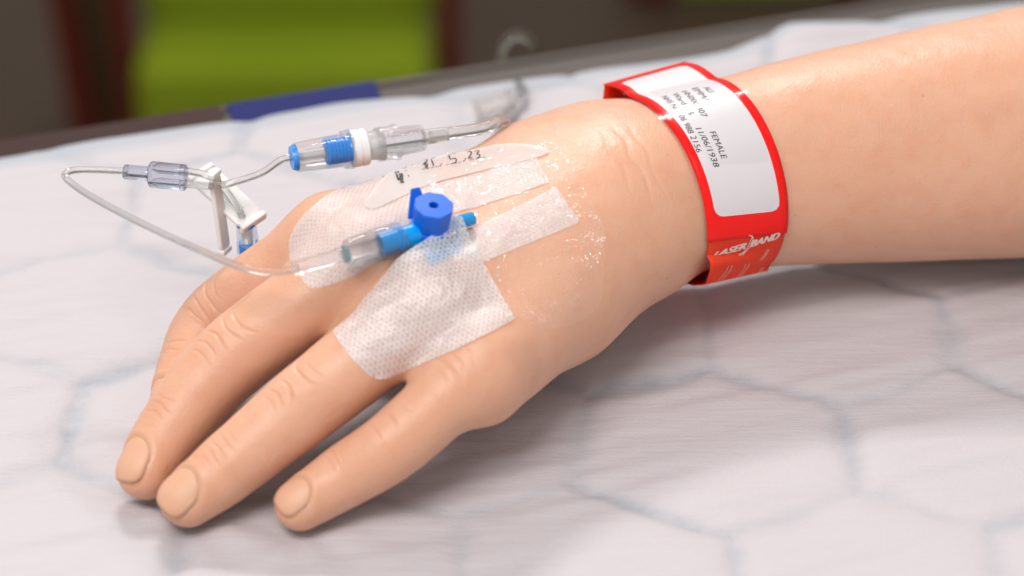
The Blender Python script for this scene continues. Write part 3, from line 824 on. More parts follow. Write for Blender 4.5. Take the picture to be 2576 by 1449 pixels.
ink('printed_date_lines', dash((1205, 300), (1345, 274), 4) + dash((1345, 276), (1366, 250), 2) + dash((1392, 265), (1520, 240), 4) + dash((1528, 240), (1552, 208), 2) + [[(1578, 227), (1612, 221)], [(1622, 218), (1700, 204)]],
    0.27, OFF, M['ink'], label, c1, sm_=False)
# small printed cluster: illegible in the photograph, overlapping strokes
ink('printed_marks', [[(1002, 318), (1022, 313), (1028, 326), (1008, 332), (1000, 322)], [(1030, 338), (1058, 330)], [(1028, 348), (1062, 340)], [(1030, 358), (1066, 350)], [(1036, 336), (1044, 362)], [(1050, 332), (1058, 362)],
    [(1003, 345), (1022, 340)], [(1004, 356), (1026, 350)], [(1012, 340), (1018, 362)], [(1012, 372), (1030, 366), (1050, 362)], [(1022, 362), (1030, 384)], [(1036, 366), (1048, 392)], [(1052, 364), (1060, 386)], [(1014, 380), (1034, 376)],
    [(1040, 378), (1064, 370)], [(1036, 404), (1050, 398)], [(1054, 390), (1068, 402)], [(1050, 402), (1066, 398)], [(1044, 388), (1048, 404)], [(1076, 312), (1084, 310)], [(1082, 314), (1090, 312)], [(1098, 350), (1108, 347)], [(1100, 354), (1108, 352)]],
    0.36, OFF, M['ink'], label, c1, sm_=False)

# ---- blue cannula with octagonal port cap
can = thing('cannula', 'blue intravenous cannula with octagonal port cap taped to the hand', 'cannula')
dl = lambda a, b: float(np.linalg.norm(cax(a) - cax(b)))
lathe('hub_tail', cax(1190), cax(1150), [(0, 0.9), (0, 1.62), (0.3, 1.72), (dl(1190, 1150), 1.85), (dl(1190, 1120), 2.3)], M['cyan2'], can)
lathe('hub', cax(1130), cax(955), [(0, 2.3), (1.5, 2.8), (dl(1130, 1040), 3.0), (dl(1130, 1006), 2.85), (dl(1130, 1005), 3.05), (dl(1130, 1000), 3.05), (dl(1130, 999), 2.6), (dl(1130, 972), 2.45), (dl(1130, 955), 2.35)], M['cyan'], can)
pc = cax(1081); PD = nrm((0.13, -0.17, 0.97))
octf = lambda a: math.cos(math.pi / 8) / math.cos(((a + math.pi / 8) % (math.pi / 4)) - math.pi / 8)
def cap_mod(a, t): return octf(a) if t < 50 else 1
def lathe_cap():
    seg = 64; x, y, d = frame(PD); V = []; F = []
    rows = [(-0.2, 4.75, 0), (0.9, 5.15, 0), (1.5, 5.2, 0), (1.7, 4.75, 1), (7.9, 5.25, 1), (8.35, 5.05, 1), (8.4, 1.35, 0), (8.3, 1.15, 0), (4.5, 1.1, 0), (4.5, 0.02, 0)]
    for t, r, o8 in rows:
        for k in range(seg):
            a = 2 * math.pi * k / seg + 0.2
            q = r * (octf(a - 0.2 + 0.25) if o8 else 1)
            V.append(pc + d * t + q * (math.cos(a) * x + math.sin(a) * y))
    for i in range(len(rows) - 1):
        for k in range(seg):
            a, b = i * seg + k, i * seg + (k + 1) % seg; F.append([a, b, b + seg, a + seg])
    o = link('port_cap', mesh_np('port_cap', V, F), M['blue'], can); sharp(o, 20)
    return o
lathe_cap()
lathe('port_stem', pc - PD * 3.5, pc, [(0, 2.6), (3.6, 3.6), (3.61, 2.0)], M['cyan'], can)
# thumb tab standing behind the cap
def tab():
    b0 = pc + UP * 0 + np.array([-4.4, 4.6, 2.4]); y = nrm(np.array([0.15, 0.45, 0.88])); x = nrm(np.array([1.0, 0.25, -0.1]))
    P = [b0 - x * 1.3 - y * 1.5, b0 + x * 1.9 - y * 1.5, b0 + x * 1.9 + y * 4.2, b0 + x * 0.5 + y * 6.6, b0 - x * 1.6 + y * 6.2]
    prism('thumb_tab', P, np.cross(x, y), 1.1, M['blue'], can, bevel=0.25)
tab()
def wing(px):
    p, n = ray_px(np.array(px), hand); P2, F = fill2d(np.array(px, float), 6); p, n = ray_px(P2)
    o = link('wing', mesh_np('wing', p + n * 0.1, F), M['cyan2'], can)
    s_ = o.modifiers.new('solid', 'SOLIDIFY'); s_.thickness = 0.0007; s_.offset = 1
wing([(1060, 610), (1150, 575), (1166, 606), (1158, 632), (1084, 668), (1066, 640)])

# ---- extension set: tubing, luer, Y connector, slide clamps, valves
ext = thing('extension_set', 'clear two-way extension tubing with Y connector, white clamps and blue valves', 'tubing')
cl = lathe('luer_collar', cax(1006), cax(868), [(0, 3.3), (0, 4.35), (0.6, 4.5), (dl(1006, 930), 4.35), (dl(1006, 925), 4.0), (dl(1006, 900), 3.95), (dl(1006, 880), 3.6), (dl(1006, 868), 2.2)], M['clear2'], ext, seg=60,
      mod=lambda a, t: 1 + (0.025 * (1 if math.sin(a * 15) > 0 else -1) if 1.0 < t < dl(1006, 930) else 0))
lathe('luer_tip', cax(985), cax(876), [(0, 1.7), (dl(985, 876), 1.95)], M['clear'], cl)
lathe('seal_ring', cax(872), cax(866), [(0, 1.9), (0, 2.12), (0.22, 2.12), (0.22, 1.9)], m_plastic('teal_ring', (0.12, 0.55, 0.62), 0.3), cl)
lathe('tube_socket', cax(870), cax(748), [(0, 2.15), (dl(870, 850), 2.1), (dl(870, 848), 1.85), (dl(870, 760), 1.85), (dl(870, 756), 2.0), (dl(870, 748), 1.9)], M['clear2'], ext)
e0 = cax(757); e1 = cax(735)
zc = e1[2]
TR = 1.0
main = [e0, e1] + [Wp(*q) for q in ((690, 683, zc - 1.0), (640, 680, zc - 1.0), (580, 662, zc - 1.0), (500, 628, zc - 2), (400, 583, zc - 4), (300, 533, zc - 6), (222, 490, zc - 8), (176, 458, zc - 9), (163, 441, zc - 9), (178, 430, zc - 9), (215, 427, zc - 9), (262, 428, zc - 9), (325, 431, zc - 9))]
zy = zc - 9
tube('tubing', resample(spline(main, 10), 110), TR, M['tubing'], ext, seg=18)
# Y connector
Y0, Y1 = Wp(313, 432, zy), Wp(467, 447, zy); yd = nrm(Y1 - Y0); L = np.linalg.norm(Y1 - Y0)
yc = lathe('y_connector', Y0, Y1, [(0, 1.5), (0, 1.85), (0.3, 2.0), (L * .42, 2.0), (L * .421, 1.5)], M['ygrey'], ext)
sidev = nrm(np.array([0.0, -0.35, -1.0])); sidev = nrm(sidev - yd * (sidev @ yd)); ob = np.cross(yd, sidev)
def stadium(n=10, r=2.05, h=1.55):
    out = []
    for s_ in (1, -1):
        for k in range(n + 1):
            a = -math.pi / 2 + math.pi * k / n
            out.append((s_ * (h + r * math.cos(a)), s_ * r * math.sin(a)))
    return out
V, F = [], []; st = stadium(); m_ = len(st)
for t, k in ((0.40, .72), (0.425, .93), (0.46, 1.0), (0.99, 1.0), (1.0, .94)):
    for a, b in st: V.append(Y0 + yd * L * t + sidev * a * k + ob * b * k)
F = [list(range(m_))[::-1], [4 * m_ + i for i in range(m_)]]
for i in range(4):
    for k in range(m_): a, b = i * m_ + k, i * m_ + (k + 1) % m_; F.append([a, b, b + m_, a + m_])
me = mesh_np('branch_block', V, F); o = link('branch_block', me, M['ygrey'], yc)
bm = bmesh.new(); bm.from_mesh(me); bmesh.ops.recalc_face_normals(bm, faces=bm.faces); bm.to_mesh(me); bm.free(); sharp(o, 35)
for sgn in (-1, 1):
    lathe('bore', Y0 + yd * L * .47 + sidev * sgn * 1.75, Y1 + sidev * sgn * 1.75, [(0, 0.4), (2.0, 1.25), (L * .53 + 0.2, 1.25)], M['clear'], yc, seg=20)
# valve lying along the index side of the hand
sv, nv = ray_px([(1040, 432)]); vz = sv[0][2] + 1.0
V0, V1 = Wp(733, 398, vz), Wp(1072, 345, vz)
vd = nrm(V1 - V0); vL = float(np.linalg.norm(V1 - V0)); vk = vL / 339.0
def vt(px): return (px - 733) * vk
br1 = [Y1 + sidev * 1.75 - yd * 1.5, Y1 + sidev * 1.75 + yd * 1.5] + [Wp(*q) for q in ((545, 468, zy + 0.5), (600, 455, zy + 1.5), (660, 434, zy + 3))] + [V0 + vd * -2.5, V0 + vd * 3]
tube('tubing', resample(spline(br1, 10), 60), TR, M['tubing'], ext, seg=18)
br2 = [Y1 - sidev * 1.75 - yd * 1.5, Y1 - sidev * 1.75 + yd * 1.5] + [Wp(*q) for q in ((520, 441, zy), (552, 462, zy - 1), (580, 495, zy - 4), (602, 530, zy - 8), (614, 556, zy - 13))]
tube('tubing', resample(spline(br2, 10), 50), TR, M['tubing'], ext, seg=18)
def valve(P0, D, parent, k=1.0):
    rib = lambda a, t: 1 + 0.05 * math.cos(6 * a)
    g = lambda px: vt(px) * k
    v = lathe('valve', P0, P0 + D, [(g(733), 1.7), (g(735), 3.1 * k), (g(745), 3.75 * k), (g(775), 4.0 * k), (g(820), 4.15 * k), (g(856), 4.3 * k), (g(862), 4.9 * k), (g(884), 5.1 * k), (g(885), 3.6 * k)], M['clear2'], parent, seg=48, mod=rib)
    lathe('blue_end_ring', P0 - D * 0.05, P0 + D, [(0, 1.3), (0.0, 3.15 * k), (g(747), 3.5 * k), (g(748), 2.2 * k), (g(749), 1.3)], M['vblue'], v)
    lathe('flow_stem', P0, P0 + D, [(g(748), 1.4), (g(815), 1.5), (g(816), 0.2)], M['silicone'], v)
    core = lathe('blue_core', P0, P0 + D, [(g(816), 0.3), (g(817), 2.9 * k)] + sum([[(g(822 + i * 9), 3.45 * k), (g(827 + i * 9), 3.45 * k), (g(828 + i * 9), 3.2 * k), (g(830 + i * 9), 3.2 * k)] for i in range(6)], []) + [(g(880), 3.4 * k), (g(881), 0.3)], M['vblue'], v)
    rg = lathe('white_collar', P0, P0 + D, [(g(880), 3.2 * k), (g(881), 4.7 * k), (g(884), 5.0 * k), (g(900), 5.05 * k), (g(901), 4.75 * k), (g(904), 4.75 * k), (g(905), 5.05 * k), (g(918), 5.0 * k), (g(922), 4.6 * k), (g(923), 3.0 * k)], M['white'], v)
    return v
va = valve(V0, vd, ext)
lathe('silicone_cap', V0, V1, [(vt(920), 3.0), (vt(921), 3.7), (vt(950), 4.1), (vt(955), 4.3), (vt(962), 4.3), (vt(964), 3.2)], M['silicone'], va)
# second valve hangs from the tilted clamp, half hidden by the index finger
W0 = Wp(618, 558, zy - 12); wd_ = nrm((0.02, 0.10, -1.0))
v2 = valve(W0, wd_, ext, 0.72)
# slide clamps
def clamp(c, ax, wx, ln, wd, th, lip, parent, mt='clamp'):
    ax = nrm(ax); wx = nrm(np.asarray(wx) - ax * (np.asarray(wx) @ ax)); nz = np.cross(ax, wx)
    h, k = ln / 2, wd / 2; c = np.asarray(c)
    P = [c + ax * u + wx * v - nz * th / 2 for u, v in ((-h, -k * .8), (-h, k * .8), (-h * .86, k), (h * .86, k), (h, k * .8), (h, -k * .8), (h * .86, -k), (-h * .86, -k))]
    o = prism('slide_clamp', P, nz, th, M[mt], parent, 0.5)
    for s_ in (-1, 1):
        q = c + ax * s_ * (h + 0.4)
        Q = [q + ax * a + wx * b - nz * (th / 2 + lip) for a, b in ((-.8, -k), (.8, -k), (.8, k), (-.8, k))]
        prism('end_lip', Q, nz, th + lip * 1.4, M[mt], o, 0.4)
    Q = [c + ax * a + wx * b + nz * (th / 2 + 0.02) for a, b in ((-h * .6, -.5), (-h * .6, .5), (h * .55, .9), (h * .55, -.9))]
    prism('slot', Q, nz, 0.12, M['white'], o, 0)
    return o
mid = (Wp(538, 432, zy + 3) + Wp(566, 634, zy - 22)) / 2
axv = Wp(538, 432, zy + 3) - Wp(566, 634, zy - 22)
clamp(mid, axv, (0.45, 0.9, 0), float(np.linalg.norm(axv)) - 2, 4.2, 1.5, 0.4, ext)
qa, qb, qc, qd = Wp(524, 412, zy - 3), Wp(479, 452, zy - 5), Wp(615, 585, zy - 13), Wp(667, 536, zy - 11)
clamp((qa + qb + qc + qd) / 4, (qc + qd - qa - qb), qd - qc, float(np.linalg.norm((qc + qd - qa - qb) / 2)) - 2, float(np.linalg.norm(qd - qc)) * 0.98, 1.4, 0.9, ext)

# ---- infusion line screwed to the valve, trailing away behind the hand
inf = thing('infusion_line', 'clear infusion tube with ribbed luer lock trailing behind the hand', 'tubing')
fin = lambda a, t: 1 + 0.10 * (max(0, math.cos(4 * a)) ** 6)
ll = lathe('luer_lock', V0, V1, [(vt(944), 3.8), (vt(945), 4.5), (vt(950), 4.65), (vt(985), 4.65), (vt(988), 4.9), (vt(1000), 4.9), (vt(1001), 4.0), (vt(1064), 3.5), (vt(1066), 3.0), (vt(1067), 1.8)], M['clear2'], inf, seg=64,
      mod=lambda a, t: (1 + 0.14 * max(0, math.cos(4 * a)) ** 4) if t > vt(1001) - .01 else 1)
lathe('luer_cone', V0, V1, [(vt(950), 1.6), (vt(1060), 2.3)], M['clear'], ll)
fz = V1 + vd * 0
lathe('sleeve', V0, V1, [(vt(1062), 1.9), (vt(1063), 2.1), (vt(1126), 1.95), (vt(1127), 1.5)], M['sleeve'], inf)
def Wy(px, py, Y):
    d = FW * FPX + RT * (px - IW / 2) - UP * (py - IH / 2); return CAM + d * ((Y - CAM[1]) / d[1])
q0 = V0 + vd * vt(1080); q1 = V0 + vd * vt(1150); q2 = V0 + vd * vt(1225)
far = [q0, q1, q2, q2 + np.array([4.2, 4.0, 0.2]), q2 + np.array([5.0, 9.0, -5]), q2 + np.array([4.0, 15, -16]), Wp(1256, 330, 14), Wp(1275, 292, 4), Wp(1306, 255, 3), Wp(1314, 228, 4), Wy(1290, 196, 188), Wy(1268, 160, 192), Wy(1264, 120, 195), Wy(1294, 88, 200), Wy(1335, 100, 204), Wy(1352, 140, 208), Wy(1350, 200, 214), Wy(1330, 300, 235), Wy(1330, 420, 250)]
tube('tubing', resample(spline(far, 10), 150), 1.75, M['tubing'], inf, seg=18)
cc = Wp(1243, 262, 5)
clamp(cc, (1, 0.3, 0.2), (0.1, 0.5, 1), 11, 7, 1.6, 0.6, inf, 'sleeve')

# ------------------------------------------------------------------ wristband
BY = math.radians(25.5); BA = np.array([math.cos(BY), math.sin(BY), 0]); BN = np.array([BA[1], -BA[0], 0]); BW = 25.0
def prof(pts, c):
    out = []
    for x, y in r3(*pts):
        d = FW * FPX + RT * (x - IW / 2) - UP * (y - IH / 2); q = CAM + d * (((c - CAM) @ BA) / (d @ BA)) - c
        out.append((q @ BN, q[2] + c[2]))
    return np.array(out)
NF = 81
def push_out(P, mind):
    for _ in range(6):
        d = hand(P); g = grad(hand, P, d); g[:, :] -= (g @ BA)[:, None] * BA; g /= np.linalg.norm(g, axis=1)[:, None] + 1e-9
        P = P + g * np.maximum(mind - d, 0)[:, None]
    return P
BLf = prof([(120, 215), (215, 240), (270, 285), (345, 375), (410, 470), (480, 590), (550, 730), (600, 850), (650, 980), (680, 1080), (695, 1170), (738, 1255), (712, 1370)], WR)
BRf = prof([(600, 82), (680, 100), (760, 150), (820, 205), (885, 290), (945, 390), (1000, 500), (1050, 610), (1090, 720), (1130, 830), (1155, 930), (1165, 1040), (1146, 1140), (1090, 1287)], WR + BA * BW)
def to3(p2, wv): return WR * [1, 1, 0] + BA * (BW * wv) + p2[:, :1] * BN + np.array([0, 0, 1.0]) * p2[:, 1:]
fL = push_out(resample(spline(to3(resample(spline(BLf, 6), 40), 0), 4), NF), 0.5)
fR = push_out(resample(spline(to3(resample(spline(BRf, 6), 40), 1), 4), NF), 0.5)
def rear(end2, start2, wv):
    P = np.array([end2, (end2[0] - 7, end2[1] - 4.2), (8, 13.5), (-6, 12.5), (-18, 15), (-27, 23), (-31.5, 36), (start2[0] - 1.2, start2[1] - 8), start2])
    return push_out(to3(resample(np.vstack([P[:1], spline(P[1:-1], 6), P[-1:]]), 60), wv), 0.5)
e2 = lambda p: (float((p - WR) @ BN), float(p[2]))
bL = rear(e2(fL[-1]), e2(fL[0]), 0); bR = rear(e2(fR[-1]), e2(fR[0]), 1)
sF = np.r_[0, np.cumsum(np.linalg.norm(np.diff((fL + fR) / 2, axis=0), axis=1))]; LF = sF[-1]
def BS(s, wv, off=0.0):
    """front of the band: s mm along it from the far fold, wv 0..1 across, off mm outwards"""
    s = np.asarray(s, float); wv = np.asarray(wv, float)[:, None]
    def ev(s_):
        a = np.stack([np.interp(s_, sF, fL[:, k]) for k in range(3)], 1); b = np.stack([np.interp(s_, sF, fR[:, k]) for k in range(3)], 1)
        return a, b
    a, b = ev(s); p = a + (b - a) * wv
    a2, b2 = ev(np.minimum(s + 1.2, LF)); a1, b1 = ev(np.maximum(s - 1.2, 0)); t = (a2 - a1) * (1 - wv) + (b2 - b1) * wv
    n = np.cross(b - a, t); n /= np.linalg.norm(n, axis=1)[:, None]
    n = np.where((n @ np.array([0, -0.4, 1.0]))[:, None] < 0, -n, n) if False else n
    return p + NS * n * off
NS = 1.0
t_ = BS([LF * .4], [.5], 5.0) - BS([LF * .4], [.5], 0)
if t_[0] @ np.array([0.1, -0.5, 0.8]) < 0: NS = -1.0
gs, gw = np.meshgrid(np.linspace(0, LF, 400), np.linspace(0, 1, 120), indexing='ij')
GP = BS(gs.ravel(), gw.ravel()); GQ = GP - CAM; gd = GQ @ FW
GX = IW / 2 + FPX * (GQ @ RT) / gd; GY = IH / 2 - FPX * (GQ @ UP) / gd
def sw(p):
    (x, y), = r3(p); i = np.argmin((GX - x) ** 2 + (GY - y) ** 2); return gs.ravel()[i], gw.ravel()[i]
def m_band(name, col, lower):
    t = NT(name); c = t.obj()
    b = t.bump(t.noise(c, 90, 2), 0.15, 0.001)
    p = t.pr(**{'Base Color': col, 'Roughness': 0.4, 'Specular IOR Level': 0.08, 'Normal': b})
    return t.done(t.mixsh(0.15 if lower else 0.05, p, t.n('ShaderNodeBsdfTranslucent', Color=(*col, 1)).outputs[0]))
M['red'] = m_band('red_band', (1.0, 0.004, 0.001), False); M['red2'] = m_band('orange_red_strap', (0.95, 0.055, 0.012), True)
def m_lam():
    t = NT('clear_laminate'); c = t.obj()
    b = t.bump(t.noise(c, 120, 3), 0.25, 0.0006)
    gl = t.n('ShaderNodeBsdfGlossy', Roughness=0.11); t.set(gl.inputs['Normal'], b)
    fr = t.n('ShaderNodeFresnel', IOR=1.5); t.set(fr.inputs['Normal'], b)
    return t.done(t.mixsh(0.028, t.n('ShaderNodeBsdfTransparent', Color=(0.985, 0.985, 0.985, 1)).outputs[0], gl.outputs[0]))
M['lam'] = m_lam()
M['labelw'] = simple('white_label', (0.72, 0.67, 0.69), 0.4)
M['logo'] = simple('pale_logo_print', (0.86, 0.62, 0.56), 0.5)
band = thing('wristband', 'red plastic hospital wristband with white printed label around the wrist', 'wristband')
def grid_mesh(name, rows, mat, parent, thick):
    n, m = len(rows), len(rows[0]); V = np.array(rows).reshape(-1, 3); ids = np.arange(n * m).reshape(n, m)
    F = np.stack([ids[:-1, :-1].ravel(), ids[1:, :-1].ravel(), ids[1:, 1:].ravel(), ids[:-1, 1:].ravel()], 1)
    o = link(name, mesh_np(name, V, F), mat, parent)
    if thick:
        s_ = o.modifiers.new('solid', 'SOLIDIFY'); s_.thickness = thick * MM; s_.offset = 0
    return o
ws = np.linspace(0, 1, 13)
sk = sw((925, 1085))[0]                            # where the red face gives way to the strap
ss = np.linspace(0, sk + 0.8, 70)
grid_mesh('band_face', [BS(np.full(13, s), 0.012 + ws * 0.976, 0.16) for s in ss], M['red'], band, 0.2)
ss2 = np.linspace(sk - 2, LF, 30)
rows = [BS(np.full(13, s), 0.03 + ws * 0.94, -0.15) for s in ss2] + [bL[i] + (bR[i] - bL[i]) * (0.03 + ws[:, None] * 0.94) for i in range(1, 60)]
grid_mesh('strap', rows, M['red2'], band, 0.2)
ss3 = np.linspace(0, LF, 90)
lam = grid_mesh('clear_laminate', [BS(np.full(13, s), -0.035 + ws * 1.07 + 0.012 * math.sin(s * 0.9) * (s > sk), 0.55) for s in ss3], M['lam'], band, 0)
# flap of the laminate lapping over the top corner
grid_mesh('clear_flap', [bL[-1 - i] + (bR[-1 - i] - bL[-1 - i]) * (-0.05 + ws[:, None] * 0.6) - BN * 0.8 for i in range(0, 14)], M['lam'], band, 0)
# white label, rounded corners
s0, s1 = sw((400, 160))[0], sw((900, 965))[0]
def rounded(a0, a1, b0, b1, r):
    P = []
    for cx, cy, st in ((a1 - r, b1 - r, 0), (a0 + r, b1 - r, 90), (a0 + r, b0 + r, 180), (a1 - r, b0 + r, 270)):
        for k in range(7):
            a = math.radians(st + 15 * k); P.append((cx + r * math.cos(a), cy + r * math.sin(a)))
    return np.array(P)
def band_patch(name, poly, off, mat, parent, step=1.4):
    P2, F = fill2d(poly, step)
    return link(name, mesh_np(name, BS(P2[:, 0], P2[:, 1] / BW, off), F), mat, parent)
lab = band_patch('printed_label', rounded(s0, s1, BW * .115, BW * .885, 2.4), 0.32, M['labelw'], band)
st0, st1 = sw((640, 200))[0], sw((790, 680))[0]
band_patch('clear_sticker', rounded(st0, st1, BW * .20, BW * .87, 1.6), 0.44, M['lam'], lab)
def text_mesh(txt, shear=0.0):
    cu = bpy.data.curves.new('t', 'FONT'); cu.body = txt; cu.size = 1.0; cu.resolution_u = 3; cu.shear = shear; cu.offset = 0.012 if shear else 0.0
    o = bpy.data.objects.new('t', cu); COL.objects.link(o)
    dg = bpy.context.evaluated_depsgraph_get(); me = bpy.data.meshes.new_from_object(o.evaluated_get(dg))
    V = np.array([v.co[:] for v in me.vertices]); F = [list(p.vertices) for p in me.polygons]
    bpy.data.objects.remove(o); bpy.data.curves.remove(cu); bpy.data.meshes.remove(me)
    return V, F
def fatten(V, F): return V, F
CAP = 1.62 / 0.69
for txt, a, b in (('ALI', (718, 232), (754, 262)), ('EMMA', (655, 238), (735, 318)), ('HN000 407', (596, 256), (712, 404)), ('FEMALE', (757, 490), (825, 640)),
                  ('Ward 5 5', (540, 270), (638, 392)), ('11/06/1938', (674, 470), (780, 690)), ('NHS No 606 988 2156', (478, 288), (684, 608))):
    (sa_, wa), (sb_, wb) = sw(a), sw(b); V, F = text_mesh(txt)
    x = (V[:, 0] - V[:, 0].min()) / (V[:, 0].max() - V[:, 0].min())
    s_ = sa_ + x * (sb_ - sa_); w_ = wa + (wb - wa) * x + (V[:, 1] - 0.345) * CAP / BW
    link('printed_text', mesh_np('printed_text', BS(s_, w_, 0.385), F, False), M['ink'], lab)
(sa_, wa), (sb_, wb) = sw((762, 1190)), sw((1140, 1078))
for txt, x0, x1 in (('LASER', 0.0, 0.49), ('BAND', 0.56, 1.0)):
    V, F = text_mesh(txt, 0.35)
    x = (V[:, 0] - V[:, 0].min()) / (V[:, 0].max() - V[:, 0].min()); x = x0 + x * (x1 - x0)
    w_ = wa + (wb - wa) * x; s_ = sa_ + (sb_ - sa_) * x - (V[:, 1] - 0.35) * 3.0
    V3 = BS(s_, w_, 0.34)
    # embolden: a second copy shifted a hair across the band
    V4 = BS(s_, w_ + 0.012, 0.345); n0 = len(V3)
    link('logo_text', mesh_np('logo_text', np.vstack([V3, V4]), F + [[i + n0 for i in f] for f in F], False), M['logo'], band)
def band_strokes(name, strokes, wd, off):
    V, F = [], []
    for st in strokes:
        P = resample(spline(np.array([sw(p) for p in st]), 8), 24)
        p = BS(P[:, 0], P[:, 1], off); n = BS(P[:, 0], P[:, 1], off + 1) - p
        v, f = ribbon_data(p, n, wd); F += [[i + len(V) for i in q] for q in f]; V += v
    return link(name, mesh_np(name, V, F), M['logo'], band)
sx = lambda x, y, k: [(x, y), (x + 38 * k, y - 45 * k), (x + 52 * k, y - 78 * k)]
band_strokes('logo_swoosh', [[(912, 1198), (955, 1150), (985, 1090)], [(930, 1195), (968, 1150), (992, 1100)], [(905, 1195), (935, 1180), (950, 1165)], [(965, 1078), (985, 1085), (990, 1100)]], 0.26, 0.34)
band_strokes('embossed_swoosh', [sx(790, 1345, 1.1), sx(812, 1340, 1.1), sx(896, 1325, 1.0), sx(916, 1322, 1.0), sx(1028, 1225, .8), sx(1042, 1222, .8), sx(1010, 1310, .5), sx(1022, 1308, .5)], 0.18, 0.20)

# ------------------------------------------------------------------ table, floor and the blurred chairs behind
def m_wood(name, c0, c1_, rough):
    t = NT(name); c = t.obj(); n = t.noise(t.map(c, (0.25, 2, 1), (0, 0, -YAW)), 9, 4)
    return t.done(t.pr(**{'Base Color': t.mix(n, c0, c1_), 'Roughness': rough + 0.25, 'Specular IOR Level': 0.15}))
M['table'] = m_wood('table_laminate', (0.085, 0.07, 0.062), (0.12, 0.10, 0.088), 0.3)
M['lip'] = m_wood('dark_table_edging', (0.035, 0.02, 0.018), (0.05, 0.028, 0.024), 0.35)
tb = thing('table', 'grey-brown table edge showing behind the white pad', 'table')
eL, eR = Wp(0, 385, 0)[:2], Wp(1900, 100, 0)[:2]
vE = float(max(eL @ PV, eR @ PV))
def uv3(u, v, z): return np.array([u * PU[0] + v * PV[0], u * PU[1] + v * PV[1], z])
vlow = float((eL @ PV + eR @ PV) / 2)
prism('table_top', [uv3(-420, -320, -28), uv3(560, -320, -28), uv3(560, vlow + 14, -28), uv3(-420, vlow + 14, -28)], (0, 0, 1), 24.2, M['table'], tb, 3)
prism('edging', [uv3(-420, vlow + 14.2, -30), uv3(560, vlow + 14.2, -30), uv3(560, vlow + 18, -30), uv3(-420, vlow + 18, -30)], (0, 0, 1), 26.5, M['table'], tb, 2)
def blue_mat():
    t = NT('blue_cover'); return t.done(t.pr(**{'Base Color': (0.003, 0.008, 0.11), 'Roughness': 0.6, 'Specular IOR Level': 0.15}))
u0 = float(Wp(582, 285, 0)[:2] @ PU); u1 = float(Wp(960, 235, 0)[:2] @ PU)
bk = prism('blue_booklet', [uv3(u0, vlow - 6, -3.76), uv3(u1, vlow - 6, -3.76), uv3(u1 + 2, vlow + 17, -3.76), uv3(u0 + 1, vlow + 17, -3.76)], (0, 0, 1), 0.75, blue_mat(), None, 0.8)
tag(bk, 'dark blue booklet lying on the table edge behind the pad', 'booklet')
rd = prism('dark_red_reflection', [uv3(-420, vlow - 8, -3.76), uv3(u0 - 1.5, vlow - 8, -3.76), uv3(u0 - 1.5, vlow + 17, -3.76), uv3(-420, vlow + 17, -3.76)], (0, 0, 1), 0.8, simple('red_brown_reflection_colour', (0.04, 0.015, 0.012), 0.6, **{'Specular IOR Level': 0.15}), None, 0.8)  # flat sheet coloured as the chair's dark red reflection in the table top
tag(rd, 'dark red-brown sheet standing in for the chair reflection on the table edge left of the blue booklet', 'painted reflection')

def m_fab(name, col, col2):
    t = NT(name); c = t.obj(); n = t.noise(c, 3.5, 3)
    return t.done(t.pr(**{'Base Color': t.mix(n, col, col2), 'Roughness': 0.9, 'Specular IOR Level': 0.1, 'Normal': t.bump(t.noise(c, 160, 2), 0.3, 0.003)}))
M['green'] = m_fab('lime_green_upholstery', (0.19, 0.265, 0.012), (0.25, 0.315, 0.017)); M['redwood'] = simple('dark_red_wood', (0.10, 0.014, 0.008), 0.5, **{'Specular IOR Level': 0.2}); M['brown'] = simple('dark_brown_wood', (0.075, 0.045, 0.014), 0.5)
def box(name, p0, p1, th, mat, parent, bevel=12):
    """upright box: opposite corners p0 (lower left) p1 (upper right) on its front face, th mm deep"""
    x0, y0, z0 = p0; x1, y1, z1 = p1
    d = nrm(np.array([-(y1 - y0), x1 - x0, 0.0]))
    P = [np.array(q, float) for q in ((x0, y0, z0), (x1, y1, z0), (x1, y1, z1), (x0, y0, z1))]
    return prism(name, P, d, th, mat, parent, bevel)
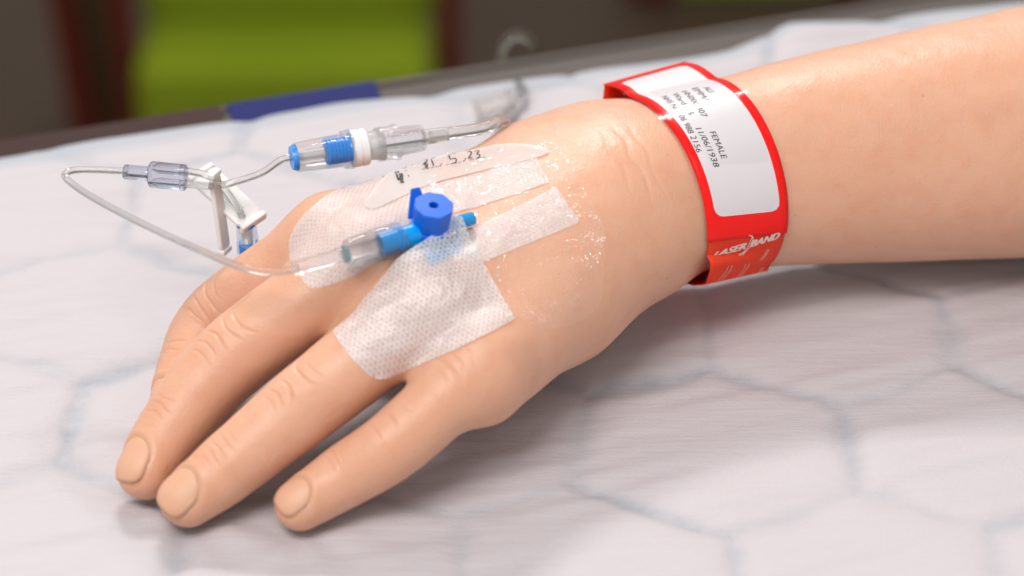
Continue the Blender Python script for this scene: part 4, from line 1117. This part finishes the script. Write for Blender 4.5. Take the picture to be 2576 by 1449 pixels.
def chair(lx, rx, topz, label, seat=True):
    """armless chair seen from the front, front face at depth CY; lx, rx = pixel columns of the upholstery at row 150"""
    ch = thing('upholstered_chair', label, 'chair', 'green chairs behind the table')
    A = Wy(lx, 150, CY); B = Wy(rx, 150, CY + 8); wdt = B[0] - A[0]
    bz = Wy(lx, 130, CY)[2]
    box('backrest', (A[0], A[1] + 90, bz - 20), (B[0], B[1] + 90, bz + topz), 60, M['green'], ch, 22)
    box('seat', (A[0] + 1, A[1] - 10, bz - 430), (B[0] - 1, B[1] - 10, bz - 12), 150, M['green'], ch, 26)
    for x, y in ((A[0] - 26, A[1] + 40), (B[0] + 4, B[1] + 40)):
        box('post', (x, y, -998), (x + 24, y + 2, bz + topz - 20), 34, M['redwood'], ch, 5)
    for x, y in ((A[0] + 8, A[1] - 50), (B[0] - 36, B[1] - 50)):
        box('leg', (x, y, -998), (x + 26, y + 2, bz - 432), 26, M['redwood'], ch, 5)
    return ch, A, B
CY = 1850
chA, A_, B_ = chair(330, 1092, 330, 'lime green upholstered chair with dark red posts behind the blue booklet')
# slanting dark red rear stay left of the first chair's cushion
x0, x1 = Wy(150, 20, CY + 60), Wy(245, 330, CY + 60)
prism('rear_stay', [Wy(100, -120, CY + 70), Wy(160, -120, CY + 70), Wy(290, 560, CY + 70), Wy(215, 560, CY + 70)], (0, 1, 0), 26, M['redwood'], chA, 3)
prism('side_panel', [Wy(170, -120, CY + 130), Wy(330, -120, CY + 130), Wy(330, 560, CY + 130), Wy(290, 560, CY + 130)], (0, 1, 0), 22, M['brown'], chA, 3)
CY = 2250
chB, *_ = chair(1690, 2110, 300, 'second green chair, partly cut off at the top edge above the wristband')
prism('rear_stay', [Wy(1555, -160, CY + 70), Wy(1640, -160, CY + 70), Wy(1625, 55, CY + 70), Wy(1580, 55, CY + 70)], (0, 1, 0), 26, M['redwood'], chB, 3)
t = NT('floor_vinyl'); c = t.obj(); nn = t.noise(c, 1.3, 4)
fl = link('floor', mesh_np('floor', [(-6000, -3000, -1000), (6000, -3000, -1000), (6000, 9000, -1000), (-6000, 9000, -1000)], [[0, 1, 2, 3]], False),
          t.done(t.pr(**{'Base Color': t.mix(nn, (0.06, 0.038, 0.024), (0.085, 0.056, 0.038)), 'Roughness': 0.6, 'Specular IOR Level': 0.15})))
fl['kind'] = 'structure'
